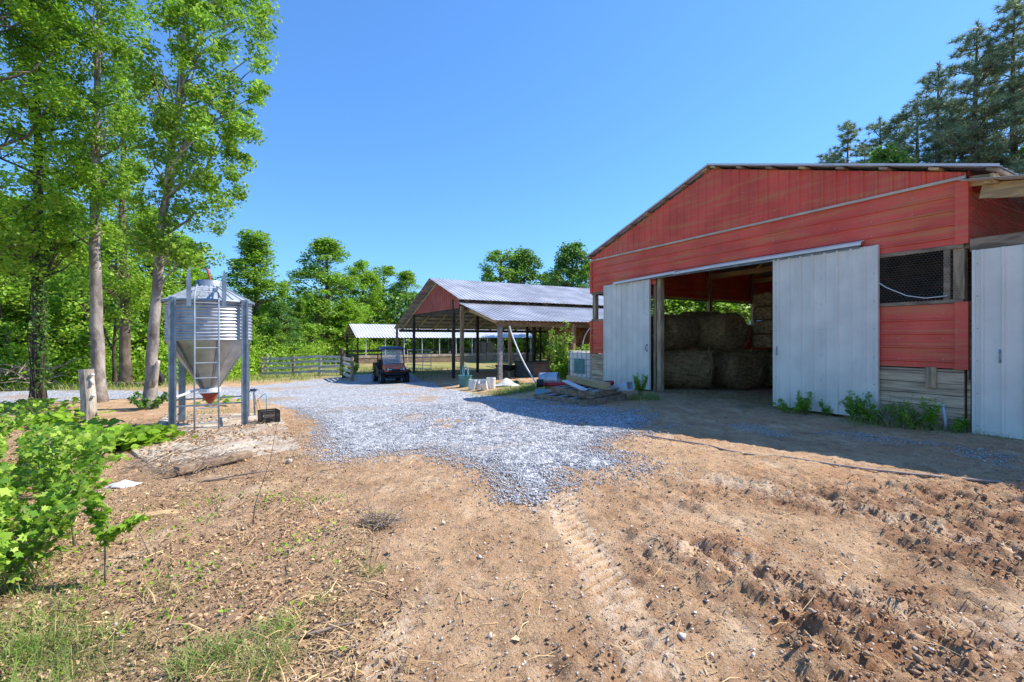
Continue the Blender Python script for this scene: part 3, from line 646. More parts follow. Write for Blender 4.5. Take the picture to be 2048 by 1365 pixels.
# underbrush along the wood edge
def brush(pl, n, hmax, size, m, w_=1.2):
    i = rng.integers(0, len(pl)-1, n); f = rng.random(n); A = np.array([(p.x, p.y) for p in pl]); q = A[i]+(A[i+1]-A[i])*f[:, None]+rng.normal(size=(n,2))*w_
    hh = hmax*(.35+fbm(q[:,0]*.6, q[:,1]*.6, 6, 3))*rng.random(n)**1.2
    return np.stack([q[:,0], q[:,1], T(q[:,0], q[:,1])+hh], -1)
ub = [gp(-150,21), gp(0,21.5), gp(150,23.5), gp(300,25), gp(420,27), gp(470,33), gp(540,35), gp(600,40), gp(690,53), gp(760,64), gp(1000,66), gp(1250,60)]
tag(leafcloud('underbrush', brush(ub, 26000, 2.1, .2, None), .2, M['leafb'], None, .5), 'tangled green underbrush along the foot of the woods', 'underbrush', kind='stuff')
# pines behind the barn ---------------------------------------------------------
def make_pine(seed, H):
    random.seed(seed); t = thing('pine_tree', 'x', 'pine tree'); mb = MB(); mb.tube([(0,0,-.5),(.05,0,H*.4),(-.05,.05,H*.75),(0,0,H)], [.2,.15,.08,.015], 8)
    tips = []
    z = H*.3
    while z < H-.2 and True:
        rel = (z-H*.3)/(H*.7); L0 = (2.9*(1-rel)**.75+.25)*random.uniform(.6,1.15)
        for k in range(random.randint(3,5)):
            a = random.uniform(0, 6.28); L = L0*random.uniform(.6,1.15); rise = random.uniform(.15,.5)
            e = Vector((math.cos(a)*L, math.sin(a)*L, z+L*rise)); q = Vector((0,0,z)); mid = q.lerp(e, .5)-Vector((0,0,L*.05))
            mb.tube([q, mid, e], [.035*(1-rel)+.012, .022, .008], 5)
            for j in range(int(4+L*4)):
                f = random.uniform(.35, 1.02); b = (q.lerp(mid, f*2) if f < .5 else mid.lerp(e, f*2-1))
                o = b+Vector((random.uniform(-1,1), random.uniform(-1,1), random.uniform(-.1,.6)))*.42*(1.1-.4*rel); tips.append((o.x, o.y, o.z))
                if random.random() < .5: mb.tube([b, o], [.009, .004], 3)
        z += random.uniform(.38,.62)
    tips.append((0,0,H)); tips.append((0,0,H-.2))
    mb.build('trunk', M['bark'], t, smooth=True)
    C = np.array(tips); per = 32; n = len(C)*per; c = np.repeat(C, per, 0)
    d = rng.normal(size=(n,3))+np.array([0,0,.55]); d /= np.linalg.norm(d, axis=1, keepdims=True); s = np.cross(d, rng.normal(size=(n,3))); s /= np.linalg.norm(s, axis=1, keepdims=True)
    L = rng.uniform(.18,.34,n)[:, None]; V = np.stack([c-s*.014, c+s*.014, c+d*L], 1).reshape(-1,3)
    npmesh('needles', V, np.arange(n*3).reshape(-1,3), M['pine'], t); return t
PN = [make_pine(3, 18), make_pine(4, 16)]; HN = [18, 16]; used_ = [False, False]
for i, (px, top, d, lab) in enumerate([(2030,-4,25,'tallest pine at the right edge behind the barn'),(1955,48,26,'second tallest pine left of the one at the right edge'),(1990,95,29,None),(1878,130,28,'pine with a rounded top right of the stepped row middle'),(1905,200,31,None),(1835,190,30,'mid height pine in the row stepping down to the left'),(1800,230,33,None),
        (1760,238,34,'small pine poking up between the lone left pine and the row'),(1697,244,36,'leftmost short pine rising over the barn ridge'),(2075,40,24,'pine cut by the right edge of the view'),(1925,240,27,None),(1660,300,38,None),(1730,290,37,None)]):
    k = i % 2; b = gp(px, d); s = (zpx(top, d)-b.z)/HN[k]; wd = 1.22
    label = lab or 'dark pine filling in behind the stepped row of pines'; grp = 'pines behind the barn'
    if not used_[k]: o = PN[k]; used_[k] = True; o.location = b; o.scale = (s*wd, s*wd, s); o['label'] = label; o['group'] = grp
    else: dup(PN[k], b, random.uniform(0,6), label, (s*wd, s*wd, s), grp)

# ------------------------------------------------------------------ near plants
def bush(name, label, cat, base, stems, leaf, lm, per, cl, group=None, lobed=True, bark=None, sr=.008, up=.6):
    t = thing(name, label, cat, base, group=group); mb = MB(); C = []; rr = []
    for st in stems:
        st = [Vector(p) for p in st]; mb.tube(st, [sr*(1-.7*i/(len(st)-1)) for i in range(len(st))], 6)
        for i in range(1, len(st)):
            for f in (.35, .7, 1):
                q = st[i-1].lerp(st[i], f); k = i/(len(st)-1)
                if k < .3: continue
                C.append(tuple(q)); rr.append(cl*(.6+.5*random.random()))
                e = q+Vector((random.uniform(-1,1), random.uniform(-1,1), random.uniform(-.1,.7)))*cl; mb.tube([q, e], [sr*.35, sr*.15], 4); C.append(tuple(e)); rr.append(cl*.8)
    mb.build('stems', bark or M['twig'], t, smooth=True)
    P = crownpts(np.array(C), np.array(rr), per, .8); leafcloud('leaves', P, leaf, lm, t, up, lobed); return t
def rstems(n, h, spread, lean=(0,0), seg=4):
    o = []
    for i in range(n):
        a = random.uniform(0, 6.28); r0 = spread*.35*random.random(); x, y = math.cos(a)*r0, math.sin(a)*r0; hh = h*random.uniform(.55,1.05)
        o.append([(x+math.cos(a)*spread*(k/seg)**1.3*.7+lean[0]*k/seg+random.uniform(-.02,.02), y+math.sin(a)*spread*(k/seg)**1.3*.7+lean[1]*k/seg, hh*k/seg-.02) for k in range(seg+1)])
    return o
random.seed(21)
for (px, py, h, n, sp, lab) in [(40,1125,.82,8,.50,'large leafy maple bush at the left edge in the foreground'),(-40,1200,.75,8,.5,'leafy bush cut by the left edge of the view'),(20,1010,.75,8,.55,'bright bush behind the large maple bush'),(118,1060,.82,4,.26,'slender leafy bush leaning right beside the large maple bush'),(-20,930,.75,10,.5,'bush at the left edge near the gravel road side')]:
    b = at(px, py); bush('maple_bush', lab, 'bush', b, rstems(n, h, sp), .060, M['leafy'], 10, .11, 'maple bushes in the left foreground')
b = at(210, 1170)
t = bush('maple_sapling', 'small thin maple sapling with leaves at its top on bare dirt', 'sapling', b, [[(0,0,-.02),(.0,0,.2),(-.01,0,.36),(-.02,0,.5),(-.05,0,.62)],[(0,0,.26),(.08,0,.33),(.15,.02,.37),(.2,0,.40)],[(0,0,.3),(-.06,.02,.38),(-.09,0,.44),(-.12,0,.5)]], .05, M['leafb'], 5, .035, sr=.006)
b = at(150, 1098)
bush('maple_sapling', 'bare stemmed sapling leaning left out of the maple bush', 'sapling', b, [[(0,0,-.02),(-.03,0,.25),(-.1,0,.45),(-.16,0,.65),(-.2,0,.85)]], .06, M['leafy'], 8, .08, sr=.010)
b = at(222, 1062)
bush('maple_sapling', 'leaning sapling with a bare reddish stem beside the white rag', 'sapling', b, [[(0,0,-.02),(-.12,0,.2),(-.28,.0,.42),(-.42,0,.62),(-.5,0,.8)]], .055, M['leafy'], 7, .07, sr=.010)
# broad-leaved ground cover
x, y = [], []
for (px, py, sx, sy, k) in [(255,882,.55,.38,330),(190,890,.5,.5,280),(160,868,.5,.4,180),(300,880,.25,.2,60),(110,840,.6,.5,200),(60,810,.9,.6,200),(440,800,.5,.2,50)]:
    p = at(px, py+12); x.append(p.x+rng.normal(size=k)*sx*.6); y.append(p.y+rng.normal(size=k)*sy*.7)
x = np.concatenate(x); y = np.concatenate(y); n = len(x)
P = np.stack([x, y, T(x, y)+.04+rng.random(n)*.24], -1)
BL = np.array([(0,-.45,0),(.36,-.3,.06),(.45,.1,.08),(.22,.4,.03),(0,.55,-.05),(-.22,.4,.03),(-.45,.1,.08),(-.36,-.3,.06),(0,0,-.03)]); BLF = np.array([(8,i,(i+1)%8) for i in range(8)])
nr = rng.normal(size=(n,3))*.35+np.array([0,-.35,1.]); V, F = instance(P, rng.uniform(.10,.20,n), rotmats(n, nr), BL, BLF)
tag(npmesh('vine_ground_cover', V, F, M['leafb']), 'large leaved green vine spreading over the ground before the sawn post', 'ground cover', kind='stuff')
# weeds round the barn
for (px, py, h, n, sp, lab, lm) in [(1580,826,.3,9,.3,'short weeds just right of the dark doorway edge',M['leaf']),(1745,848,.35,12,.25,'weeds spilling past the right edge of the white door',M['leaf']),(1830,860,.4,12,.3,'weeds and grass before the middle of the plank skirt',M['leaf']),(1280,790,.55,16,.2,'green weed clump at the foot of the left white door',M['leafb']),(1612,830,.5,8,.2,'thin weeds at the left foot of the middle white door',M['leaf']),(1655,832,.35,7,.2,'low weeds under the middle of the white door',M['leaf']),(1712,842,.5,14,.2,'dense dark green weed clump at the right foot of the white door',M['leaf']),
        (1862,862,.55,7,.14,'broad leaved weed before the weathered plank skirt',M['leafb']),(1800,856,.45,6,.22,'sparse weed between the door and the plank skirt post',M['leaf']),(1915,866,.25,6,.15,'low reddish weed beside the white pipe stub',M['leaf'])]:
    b = at(px, py); bush('weed', lab, 'weed', b, rstems(n, h, sp), .035, lm, 7, .05, 'weeds along the barn front', lobed=False, sr=.004, bark=M['leafd'])
def drystems(name, lab, px, py, n, h, sp):
    b = at(px, py); t = MB()
    for s_ in rstems(n, h, sp, seg=4): t.tube(s_, [.003,.003,.0025,.002,.001], 4)
    o = t.build(name, M['twig']); o.location = b; return tag(o, lab, 'dry weed')
drystems('dry_weed', 'grey dry weed stems sprawling before the plank skirt', 1800, 858, 40, .6, .5)
drystems('dry_weed', 'bare twiggy shrub between the maple bush and the ivy trunk', 95, 850, 12, .95, .5)
for (px, py, d, h, n, sp, lab, lm, lf) in [(1120,757,18.2,2.15,11,.42,'tall leafy sapling growing by the shed corner post',M['leafy'],.12),(1165,760,17.6,1.35,10,.45,'leafy bush beside the wire cage tank',M['leafb'],.11),(1128,765,17.9,1.0,8,.35,'low dark green bush at the foot of the tall sapling',M['leafb'],.11)]:
    b = gp(px, d); bush('leafy_bush', lab, 'bush', b, rstems(n, h, sp, seg=6), lf, lm, 7, .2, lobed=False, sr=.014)
for (px, d, h, lab) in [(300,13.1,.45,'low sprouts at the foot of the leaning tree')]:
    b = gp(px, d); bush('sprouts', lab, 'weed', b, rstems(7, h, .45), .09, M['leafd'], 6, .1, lobed=False, sr=.006)
for (px, d, h, lab) in [(697,28.5,.9,'yellow green grass clump at the fence corner')]:
    b = gp(px, d); bush('fence_weed', lab, 'weed', b, rstems(14, h, .5), .12, M['leafy'], 7, .15, lobed=False)
# ------------------------------------------------------------------ barn
AR = math.atan2(-.872, .489)                  # both buildings face the same way
AX = Vector((.489, -.872, 0)); BY = Vector((.872, .489, 0))
BO = Vector((7.19, 7.44, 0)); SO = Vector((-4.75, 27.0, 0))
def lx(px, O, y):                             # local x of a photo column at local y
    k = (px-CX)/FPX; ox = O.x+y*BY.x; oy = O.y+y*BY.y
    return (k*oy-ox)/(AX.x-k*AX.y)
def world(O, x, y, z=0): return O+AX*x+BY*y+Vector((0,0,z))
def tz(O, x, y): p = world(O, x, y); return float(T(p.x, p.y))
def ribprof(L, pitch=.2286, h=.028, w=.042, minor=True):   # (u, height) pairs of ribbed metal
    o = [(0,0)]; u = pitch*.5
    while u < L-.03:
        if minor and u-pitch*.5 > 0:
            m_ = u-pitch*.5
            for dm in (-.035,.035): o += [(m_+dm-.012,0),(m_+dm,h*.14),(m_+dm+.012,0)]
        o += [(u-w/2,0),(u-w*.22,h),(u+w*.22,h),(u+w/2,0)]; u += pitch
    o = [p for p in sorted(o) if p[0] < L]; o.append((L,0)); return o
def hsiding(name, x0, x1, z0, z1, y, m, par, out=-1, inset=0):   # horizontal ribs
    pr = ribprof(z1-z0); A = [(x0, y+out*h, z0+u) for u, h in pr]; B = [(x1, y+out*h, z0+u) for u, h in pr]
    mb = MB(); mb.sheet(A, B); return mb.build(name, m, par, solid=.002)
def vsiding(name, x0, x1, zb, zt, y, m, par, out=-1, pitch=.2286, h_=.03):
    pr = ribprof(x1-x0, pitch, h_, .05+h_); zt = zt if callable(zt) else (lambda x, q=zt: q)
    A = [(x0+u, y+out*h, zb) for u, h in pr]; B = [(x0+u, y+out*h, zt(x0+u)) for u, h in pr]
    mb = MB(); mb.sheet(A, B); return mb.build(name, m, par, solid=.002)
def ysiding(name, y0, y1, z0, z1, x, m, par, out=1):    # side walls
    pr = ribprof(z1-z0); A = [(x+out*h, y0, z0+u) for u, h in pr]; B = [(x+out*h, y1, z0+u) for u, h in pr]
    mb = MB(); mb.sheet(A, B); return mb.build(name, m, par, solid=.002)
def roofsheet(name, xa, za, xb, zb_, y0, y1, m, par, pitch=.2286):   # ribs run down the slope
    pr = ribprof(y1-y0, pitch, .022); mb = MB()
    mb.sheet([(xa, y0+u, za+h) for u, h in pr], [(xb, y0+u, zb_+h) for u, h in pr]); return mb.build(name, m, par, solid=.003)
def hexwire(x0, x1, z0, z1, y, m, par, cell=.052, cap=400):
    mb = MB(); r = .0015; hx = cell; hz = cell*.87; j = 0; z = z0
    def seg(a, b):
        if all(x0-.01 <= p[0] <= x1+.01 and z0-.01 <= p[1] <= z1+.01 for p in (a, b)):
            w_ = random.uniform(-.006,.006); mb.tube([(a[0], y+w_, a[1]), (b[0], y+w_, b[1])], r, 3, cap=False)
    a = cell/2; s = cell*.33
    nx_ = int((x1-x0)/cell)+2; nz_ = int((z1-z0)/(cell*.75))+2
    for j in range(nz_):
        for i in range(nx_):
            X0 = x0+i*cell+(a if j % 2 else 0); Z0 = z0+j*cell*.75
            seg((X0, Z0), (X0+a, Z0+s*.7)); seg((X0+a, Z0+s*.7), (X0+cell, Z0)); seg((X0, Z0), (X0, Z0-s*1.2+.0))
    return mb.build('wire_mesh', m, par)
barn = thing('barn', 'large red metal barn with a wide open doorway on the right', 'barn', BO, AR)
W = 9.33; D = 12.4; ZE = 4.05; ZA = 5.72; MX = -4.67; SL = (ZA-4.07)/(4.67+.42)
rz = lambda x: ZA-abs(x-MX)*SL-.06            # underside of roof
# front wall
hsiding('upper_siding', -W, 0, 3.22, 4.04, 0, M['red'], barn)
hsiding('upper_siding', -W, -6.5, 3.01, 3.22, .002, M['red'], barn); hsiding('upper_siding', -2.9, 0, 3.01, 3.22, .002, M['red'], barn)
vsiding('gable_siding', -W, 0, 4.04, lambda x: max(4.05, rz(x)-.02), -.004, M['red'], barn)
mb = MB(); mb.box((-W/2, -.045, 4.045), (W+.02, .04, .045)); mb.build('gable_trim', M['cream'], barn)
hsiding('lower_siding', -1.6, 0, 1.01, 2.06, 0, M['red'], barn)
hsiding('lower_siding', -W, -8.2, 1.01, 2.06, 0, M['red'], barn)
def ctrim(x0, x1, xe, z0, z1):
    mb = MB(); b_ = [(x0,-.034),(x1,-.034),(x1,-.028),(x0,-.028)] if xe is None else ([(x0,-.034),(x1,-.034),(x1,.12),(x1-.006,.12),(x1-.006,-.028),(x0,-.028)] if xe > 0 else [(x1,-.034),(x0,-.034),(x0,.12),(x0+.006,.12),(x0+.006,-.028),(x1,-.028)])
    n_ = len(b_); mb.v = [(x, y, z0) for x, y in b_]+[(x, y, z1) for x, y in b_]; mb.f = [tuple(range(n_)), tuple(range(n_, 2*n_))[::-1]]+[(i, (i+1) % n_, n_+(i+1) % n_, n_+i) for i in range(n_)]
    mb.build('corner_trim', M['red'], barn)
ctrim(-.13, .034, 1, 3.0, 3.99); ctrim(-.13, .034, 1, 1.0, 2.08); ctrim(-W-.034, -W+.06, -1, 2.98, 4.0); ctrim(-W-.034, -W+.06, -1, 1.0, 2.08)
def planks(x0, x1, y, z0, z1, hh, m, par, name='plank_skirt', t=.038):
    mb = MB(); z = z0
    while z < z1-.02:
        e = min(z+hh-.006, z1); mb.bx(x0, x1, y-t, y+random.uniform(-.004,.003), z+random.uniform(0,.004), e); z += hh
    return mb.build(name, m, par, bevel=.004)
planks(-1.75, -.02, .03, .0, .99, .19, M['woodh'], barn); planks(-W, -8.3, .03, -.1, .99, .19, M['woodh'], barn)
mb = MB(); mb.bx(-.50,-.36,-.045,-.012,.68,1.02); mb.build('patch_board', M['woodv'], barn, bevel=.004)
mb = MB()
for zz, xa_, xb_ in ((3.36,-W+.1,-.15),(3.62,-W+.1,-.15),(3.9,-W+.1,-.15),(1.15,-1.5,-.15),(1.5,-1.5,-.15),(1.9,-1.5,-.15),(4.25,-8.6,-.6),(4.85,-6.9,-2.4)):
    for xx in np.arange(xa_, xb_, .61): mb.lathe([(.008,0),(.008,-.006),(0,-.008)], 6, (float(xx), -.004, zz), 'y')
mb.build('screws', M['cream'], barn)
# framing
def post(x, y, z1, z0=-.1, s=.14, m='woodv'):
    mb = MB(); mb.bx(x-s/2, x+s/2, y-s/2, y+s/2, z0, z1); return mb.build('post', M[m], barn, bevel=.006)
for x in (-.10, -W+.10): post(x, .10, 3.0 if False else ZE)
post(-6.42, .10, 3.3); post(-6.62, .12, 3.3, s=.09); post(-8.25, .10, ZE); post(-1.66, .10, ZE); post(-3.0,.14,ZE)
mb = MB(); mb.bx(-.28,-.20,.0,.05,2.1,2.96); mb.build('window_stud', M['wood'], barn, bevel=.004)
for y in (3.0, 5.75, 8.5, 11.3, D-.1):
    for x in (-.10, -W+.10): post(x, y, ZE)
for y in (5.75, D-.1): post(-W/2, y, ZA-.3) if y > 6 else None
mb = MB(); mb.bx(-1.72, -.03, -.012, .036, 2.94, 3.005); mb.build('window_header', M['wood'], barn, bevel=.004)
mb = MB(); mb.bx(-1.72, -.03, -.022, .036, 2.065, 2.125); mb.build('window_sill', M['wood'], barn, bevel=.004)
mb = MB(); mb.bx(-W+.03, -8.15, -.012, .036, 2.93, 3.005); mb.build('window_header', M['wood'], barn, bevel=.004)
mb = MB(); mb.bx(-W+.03, -8.15, -.022, .036, 2.065, 2.125); mb.build('window_sill', M['wood'], barn, bevel=.004)
hexwire(-1.6, -.02, 2.12, 2.95, -.014, M['mesh'], barn)
mb = MB(); mb.tube([(-1.58,-.03,2.9),(-1.35,-.05,2.66),(-1.05,-.05,2.4),(-.75,-.05,2.23),(-.5,-.04,2.17),(-.22,-.02,2.19)], .008, 6); mb.build('loose_cable', M['white'], barn, smooth=True)
# side and back walls
for x, o_ in ((-W+.02, -1), (.02, 1)):
    ysiding('side_siding', 0, D, 3.01, ZE+.1, x, M['red'], barn, o_)
    mb = MB(); mb.bx(x-.02 if x < -1 else x-.06, x+.04 if x < -1 else x, 0.04, D, 2.93, 3.0); mb.bx(x-.02 if x < -1 else x-.06, x+.04 if x < -1 else x, .04, D, 2.0, 2.06); mb.build('girt', M['wood'], barn)
    if x < -1: ysiding('side_siding', 0, D, 1.01, 2.0, x, M['red'], barn, o_)
    mb = MB()
    for k in range(5 if x < -1 else 11): mb.bx(x-.02, x+.02, .04, D, .19*k+.003, .19*k+.185)
    mb.build('side_planks', M['woodh'], barn)
hsiding('back_siding', -W, 0, 1.0, ZE, D, M['red'], barn, 1)
vsiding('back_gable', -W, 0, ZE, lambda x: max(4.06, rz(x)-.02), D+.004, M['red'], barn, 1)
mb = MB()
for k in range(6): mb.bx(-W, 0, D-.04, D, .19*k+.003, .19*k+.185)
mb.build('back_planks', M['woodh'], barn)
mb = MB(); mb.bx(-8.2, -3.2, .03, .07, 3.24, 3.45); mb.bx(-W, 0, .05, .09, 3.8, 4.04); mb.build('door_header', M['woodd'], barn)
# roof: purlins, trusses, metal
YF, YB = -.16, D+.2
for sgn in (-1, 1):
    L_ = 4.67+(.42 if sgn > 0 else .06); n_ = 8
    for k in range(n_):
        u = .12+(L_-.2)*k/(n_-1); x = MX+sgn*u; z = ZA-u*SL-.05
        mb = MB(); an = -sgn*math.atan(SL); mb.box((x, (YF+YB)/2, z), (.14, YB-YF-.02, .038), Matrix.Rotation(-an, 3, 'Y')); mb.build('purlin', M['wood'] if k % 3 else M['woodn'], barn)
for y in (.06, 3.0, 5.75, 8.5, 11.3):
    mb = MB()
    for sgn in (-1, 1): mb.beam((MX, y, ZA-.14), (MX+sgn*4.6, y, ZA-.14-4.6*SL), .04, .14)
    mb.beam((-W+.1, y, ZE-.16), (-.1, y, ZE-.16), .04, .18)
    for q in (-2.6, -1.3, 0, 1.3, 2.6): mb.beam((MX+q, y, ZE-.1), (MX+q*.6, y, ZA-.2-abs(q)*.6*SL), .038, .09)
    mb.build('truss', M['woodn'] if y > .1 else M['woodd'], barn)
roofsheet('roof_panel', MX, ZA, -W-.06, ZA-(4.67+.06)*SL, YF, YB, M['roof'], barn)
roofsheet('roof_panel', MX, ZA, .42, 4.07, YF, YB, M['roof'], barn)
mb = MB(); mb.extr([(MX-.18, ZA-.035), (MX, ZA+.03), (MX+.18, ZA-.035), (MX+.18, ZA-.03), (MX, ZA+.036), (MX-.18, ZA-.03)], YF-.01, YB); mb.build('ridge_cap', M['roof'], barn)
mb = MB(); mb.beam((.02, .05, 3.98), (.34, .05, 3.94), .05, .16); mb.bx(.30,.34,-.1,3,3.86,4.0); mb.build('eave_blocking', M['woodn'], barn)
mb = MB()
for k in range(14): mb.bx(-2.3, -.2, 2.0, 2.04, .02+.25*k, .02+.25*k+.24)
mb.build('dark_backing', M['woodd'], barn)  # dark boards added behind the window to stand in for interior darkness
for x1_, z1_ in ((-W-.06, ZA-(4.67+.06)*SL), (.42, 4.07)):
    mb = MB(); mb.beam((MX, YF-.006, ZA+.012), (x1_, YF-.006, z1_+.012), .012, .04); mb.build('rake_trim', M['galvp'], barn)
# sliding doors
def sdoor(x0, x1, z0, z1, y, hx_, lean=0, label=None):
    e = bpy.data.objects.new('sliding_door', None); lk(e); e.parent = barn
    if label: e['label'] = label
    pr = ribprof(x1-x0, .2286, .03, .055, minor=False); mb = MB()
    mb.sheet([(x0+u, y-h-.02, z0) for u, h in pr], [(x0+u, y-h-.02, z1) for u, h in pr]); o = mb.build('door_panel', M['white_metal'], e, solid=.002)
    for a, b in ((x0, x0+.035), (x1-.035, x1)): mb = MB(); mb.bx(a-.003, b+.003, y-.036, y+.03, z0-.004, z1+.004); mb.build('door_stile', M['white_metal'], e)
    mb = MB()
    for z in (z0+.1, (z0+z1)/2, z1-.15): mb = MB(); mb.bx(x0+.04, x1-.04, y-.005, y+.035, z, z+.09); mb.build('door_rail', M['wood'], e)
    mb = MB(); mb.tube([(hx_, y-.035, 1.15), (hx_, y-.075, 1.18), (hx_, y-.075, 1.28), (hx_, y-.035, 1.31)], .011, 6); mb.box((hx_, y-.034, 1.15), (.045,.01,.05)); mb.box((hx_, y-.034, 1.31), (.045,.01,.05)); mb.build('handle', M['steel'], e)
    mb = MB()
    for zz in np.arange(z0+.12, z1, .5):
        for xx in np.arange(x0+.06, x1, .9): mb.lathe([(.009,0),(.009,.006),(0,.007)], 6, (float(xx), y-.03, float(zz)), 'y')
    mb.build('screws', M['mesh'], e)
    return e
xa, xb = lx(1209, BO, -.07), lx(1300, BO, -.07)
sdoor(xa, xb, .05, 3.16, -.07, xb-.09)
xa2, xb2 = lx(1548, BO, -.07), lx(1757, BO, -.07)
sdoor(xa2, xb2, .05, 3.17, -.07, xa2+.10)
xt0, xt1 = lx(1231, BO, -.1), lx(1726, BO, -.1)
mb = MB(); xm = xt0+(xt1-xt0)*.36
mb.extr([(xt0, 0), (xt1, 0), (xt1, .004), (xt0, .004)], -.2, -.02)
mb = MB()
def cover(x0, x1, z0, z1, dy):
    b = len(mb.v); prof = [(-.022, .11), (-.06, .10), (-.17+dy, .055), (-.185+dy, .0), (-.18+dy, .0), (-.165+dy, .05), (-.06,.092), (-.022,.102)]
    for x, z in ((x0, z0), (x1, z1)):
        for yy, zz in prof: mb.v.append((x, yy, z+zz))
    n = len(prof)
    for i in range(n): mb.f.append((b+i, b+(i+1) % n, b+n+(i+1) % n, b+n+i))
    mb.f.append(tuple(range(b, b+n))); mb.f.append(tuple(range(b+n, b+2*n))[::-1])
cover(xt0, xm, 3.14, 3.19, -.03); cover(xm-.05, xm+1.2, 3.17, 3.19, -.015); cover(xm+1.18, xt1, 3.19, 3.2, 0)
mb.build('track_cover', M['white_metal'], barn)
mb = MB(); mb.bx(xt0+.05, xt1-.05, -.1, -.05, 3.15, 3.22); mb.build('door_track', M['steel'], barn)
# lean-to on the right side
LW = 3.4
mb = MB(); mb.beam((.16, .06, 3.8), (LW, .06, 3.14), .06, .24); mb.build('rafter', M['woodn'], barn, bevel=.004)
for y in (3.1, 6.2, 9.3):
    mb = MB(); mb.beam((.16, y, 3.8), (LW, y, 3.14), .06, .2); mb.build('rafter', M['woodn'], barn)
for k in range(4):
    x = .3+k*.95; mb = MB(); mb.box((x, 6, 3.97-x*.2-.035), (.14, 12.2, .038), Matrix.Rotation(math.atan(.2), 3, 'Y')); mb.build('purlin', M['woodn'], barn)
roofsheet('lean_to_roof', -.04, 3.985, LW+.3, 3.985-(LW+.34)*.2, -.22, D, M['roof2'], barn)
mb = MB(); mb.bx(.05, LW, -.03, .03, 2.86, 3.06); mb.build('lean_to_header', M['wood'], barn, bevel=.005)
post(.13, .10, 2.86); post(LW-.07, .07, 3.1)
hexwire(.05, 1.5, 3.06, 3.75, -.035, M['mesh'], barn)
hsiding('lean_to_siding', 2.0, LW, 0.1, 2.86, .0, M['red'], barn)
ysiding('lean_to_siding', 0, D, .1, 3.0, LW, M['red'], barn, 1)
sdoor(lx(1946, BO, -.09), lx(1946, BO, -.09)+1.75, .03, 2.86, -.09, lx(2003, BO, -.09))
mb = MB(); mb.bx(.05,.12,-.06,-.015,.85,1.0); mb.tube([(.09,-.03,.85),(.08,-.03,.5),(.1,-.03,.05)], .012, 6); mb.build('outlet_box', M['black'], barn)
mb = MB(); mb.bx(-6.78, -6.70, -.01, .03, .9, 1.85); mb.build('red_strip', M['redpaint'], barn)

# white pipe stub at the wall
p = world(BO, -.2, -.14); pb = at(1925, 838); t_ = MB(); t_.tube([(0,0,-.02),(-.02,0,.2),(-.045,.01,.40)], .022, 8); t_.tube([(-.045,.01,.40),(-.05,.01,.44)], .028, 8)
o = t_.build('pipe_stub', M['galvp'], smooth=True); o.location = (p.x, p.y, .0); tag(o, 'short white pipe stub standing at the barn corner by the plank skirt', 'pipe')

# ------------------------------------------------------------------ hay
def cyl_bale(name, label, loc, r, L, axis, cat='round hay bale', group='round bales inside the barn'):
    t = thing(name, label, cat, loc, group=group); ax = Vector(axis).normalized(); u = Vector((0,0,1)); s = ax.cross(u).normalized(); u = s.cross(ax)
    nth, nl = 48, 16; V = []; 
    prof = [(0,-.5),(.35,-.5),(.7,-.495),(.9,-.485),(.97,-.46)]+[(1, -.44+.88*k/nl) for k in range(nl+1)]+[(.97,.46),(.9,.485),(.7,.495),(.35,.5),(0,.5)]
    sd = random.random()*50
    for (q, l) in prof:
        for k in range(nth):
            th = 2*math.pi*k/nth; nn = float(fbm(np.array(math.cos(th)*2+sd), np.array(math.sin(th)*2+l*6*L), 3, 3))-.5; rr = r*q*(1+.07*nn)
            v_ = s*math.cos(th)*rr+u*(math.sin(th)*rr*(.97 if math.sin(th) > 0 else .9))+ax*(l*L+.04*nn)
            V.append(tuple(v_+Vector((0,0,r*.9))))
    F = []
    for i in range(len(prof)-1):
        for k in range(nth): F.append((i*nth+k, i*nth+(k+1) % nth, (i+1)*nth+(k+1) % nth, (i+1)*nth+k))
    mb = MB(); mb.v = V; mb.f = F; mb.build('bale_body', M['hay'], t, smooth=True)
    n = 3000; th = rng.uniform(0, 2*math.pi, n); l = rng.uniform(-.5,.5,n); end = rng.random(n) < .3
    q = np.where(end, np.sqrt(rng.random(n)), 1.0); l = np.where(end, np.sign(l)*.505, l)
    sA, uA, aA = np.array(s), np.array(u), np.array(ax)
    dirr = np.cos(th)[:,None]*sA+np.sin(th)[:,None]*uA*.93
    P = dirr*(r*q)[:,None]+aA*(l*L)[:,None]+np.array([0,0,r*.9]); tan = -np.sin(th)[:,None]*sA+np.cos(th)[:,None]*uA
    d = tan+rng.normal(size=(n,3))*.35+dirr*.12; d /= np.linalg.norm(d, axis=1, keepdims=True); w_ = np.cross(d, dirr+.01); w_ /= np.linalg.norm(w_, axis=1, keepdims=True)
    Ls = rng.uniform(.08,.4,n)[:,None]; V = np.stack([P-w_*.003, P+w_*.003, P+d*Ls+w_*.001, P+d*Ls-w_*.001], 1).reshape(-1,3)
    npmesh('loose_strands', V, np.arange(n*4).reshape(-1,4), M['haystrand'], t); return t
def bpos(px, py_or_d, z=0, d=None): 
    x = (px-CX)/FPX*d; return (x, d, z)
cyl_bale('round_bale', 'lower round bale lying sideways just inside the left doorpost', bpos(1362,0,.0,14.1), .60, 1.55, (.97,-.25,0))
cyl_bale('round_bale', 'lower round bale with its end to the doorway, right of the sideways one', bpos(1463,0,.0,14.3), .60, 1.3, (-.35,1,0))
cyl_bale('round_bale', 'upper left round bale resting on the lower bales', bpos(1343,0,1.14,14.4), .58, 1.25, (.8,.6,0))
cyl_bale('round_bale', 'upper round bale showing its round end to the open doorway', bpos(1436,0,1.14,14.5), .60, 1.3, (-.45,.9,0))
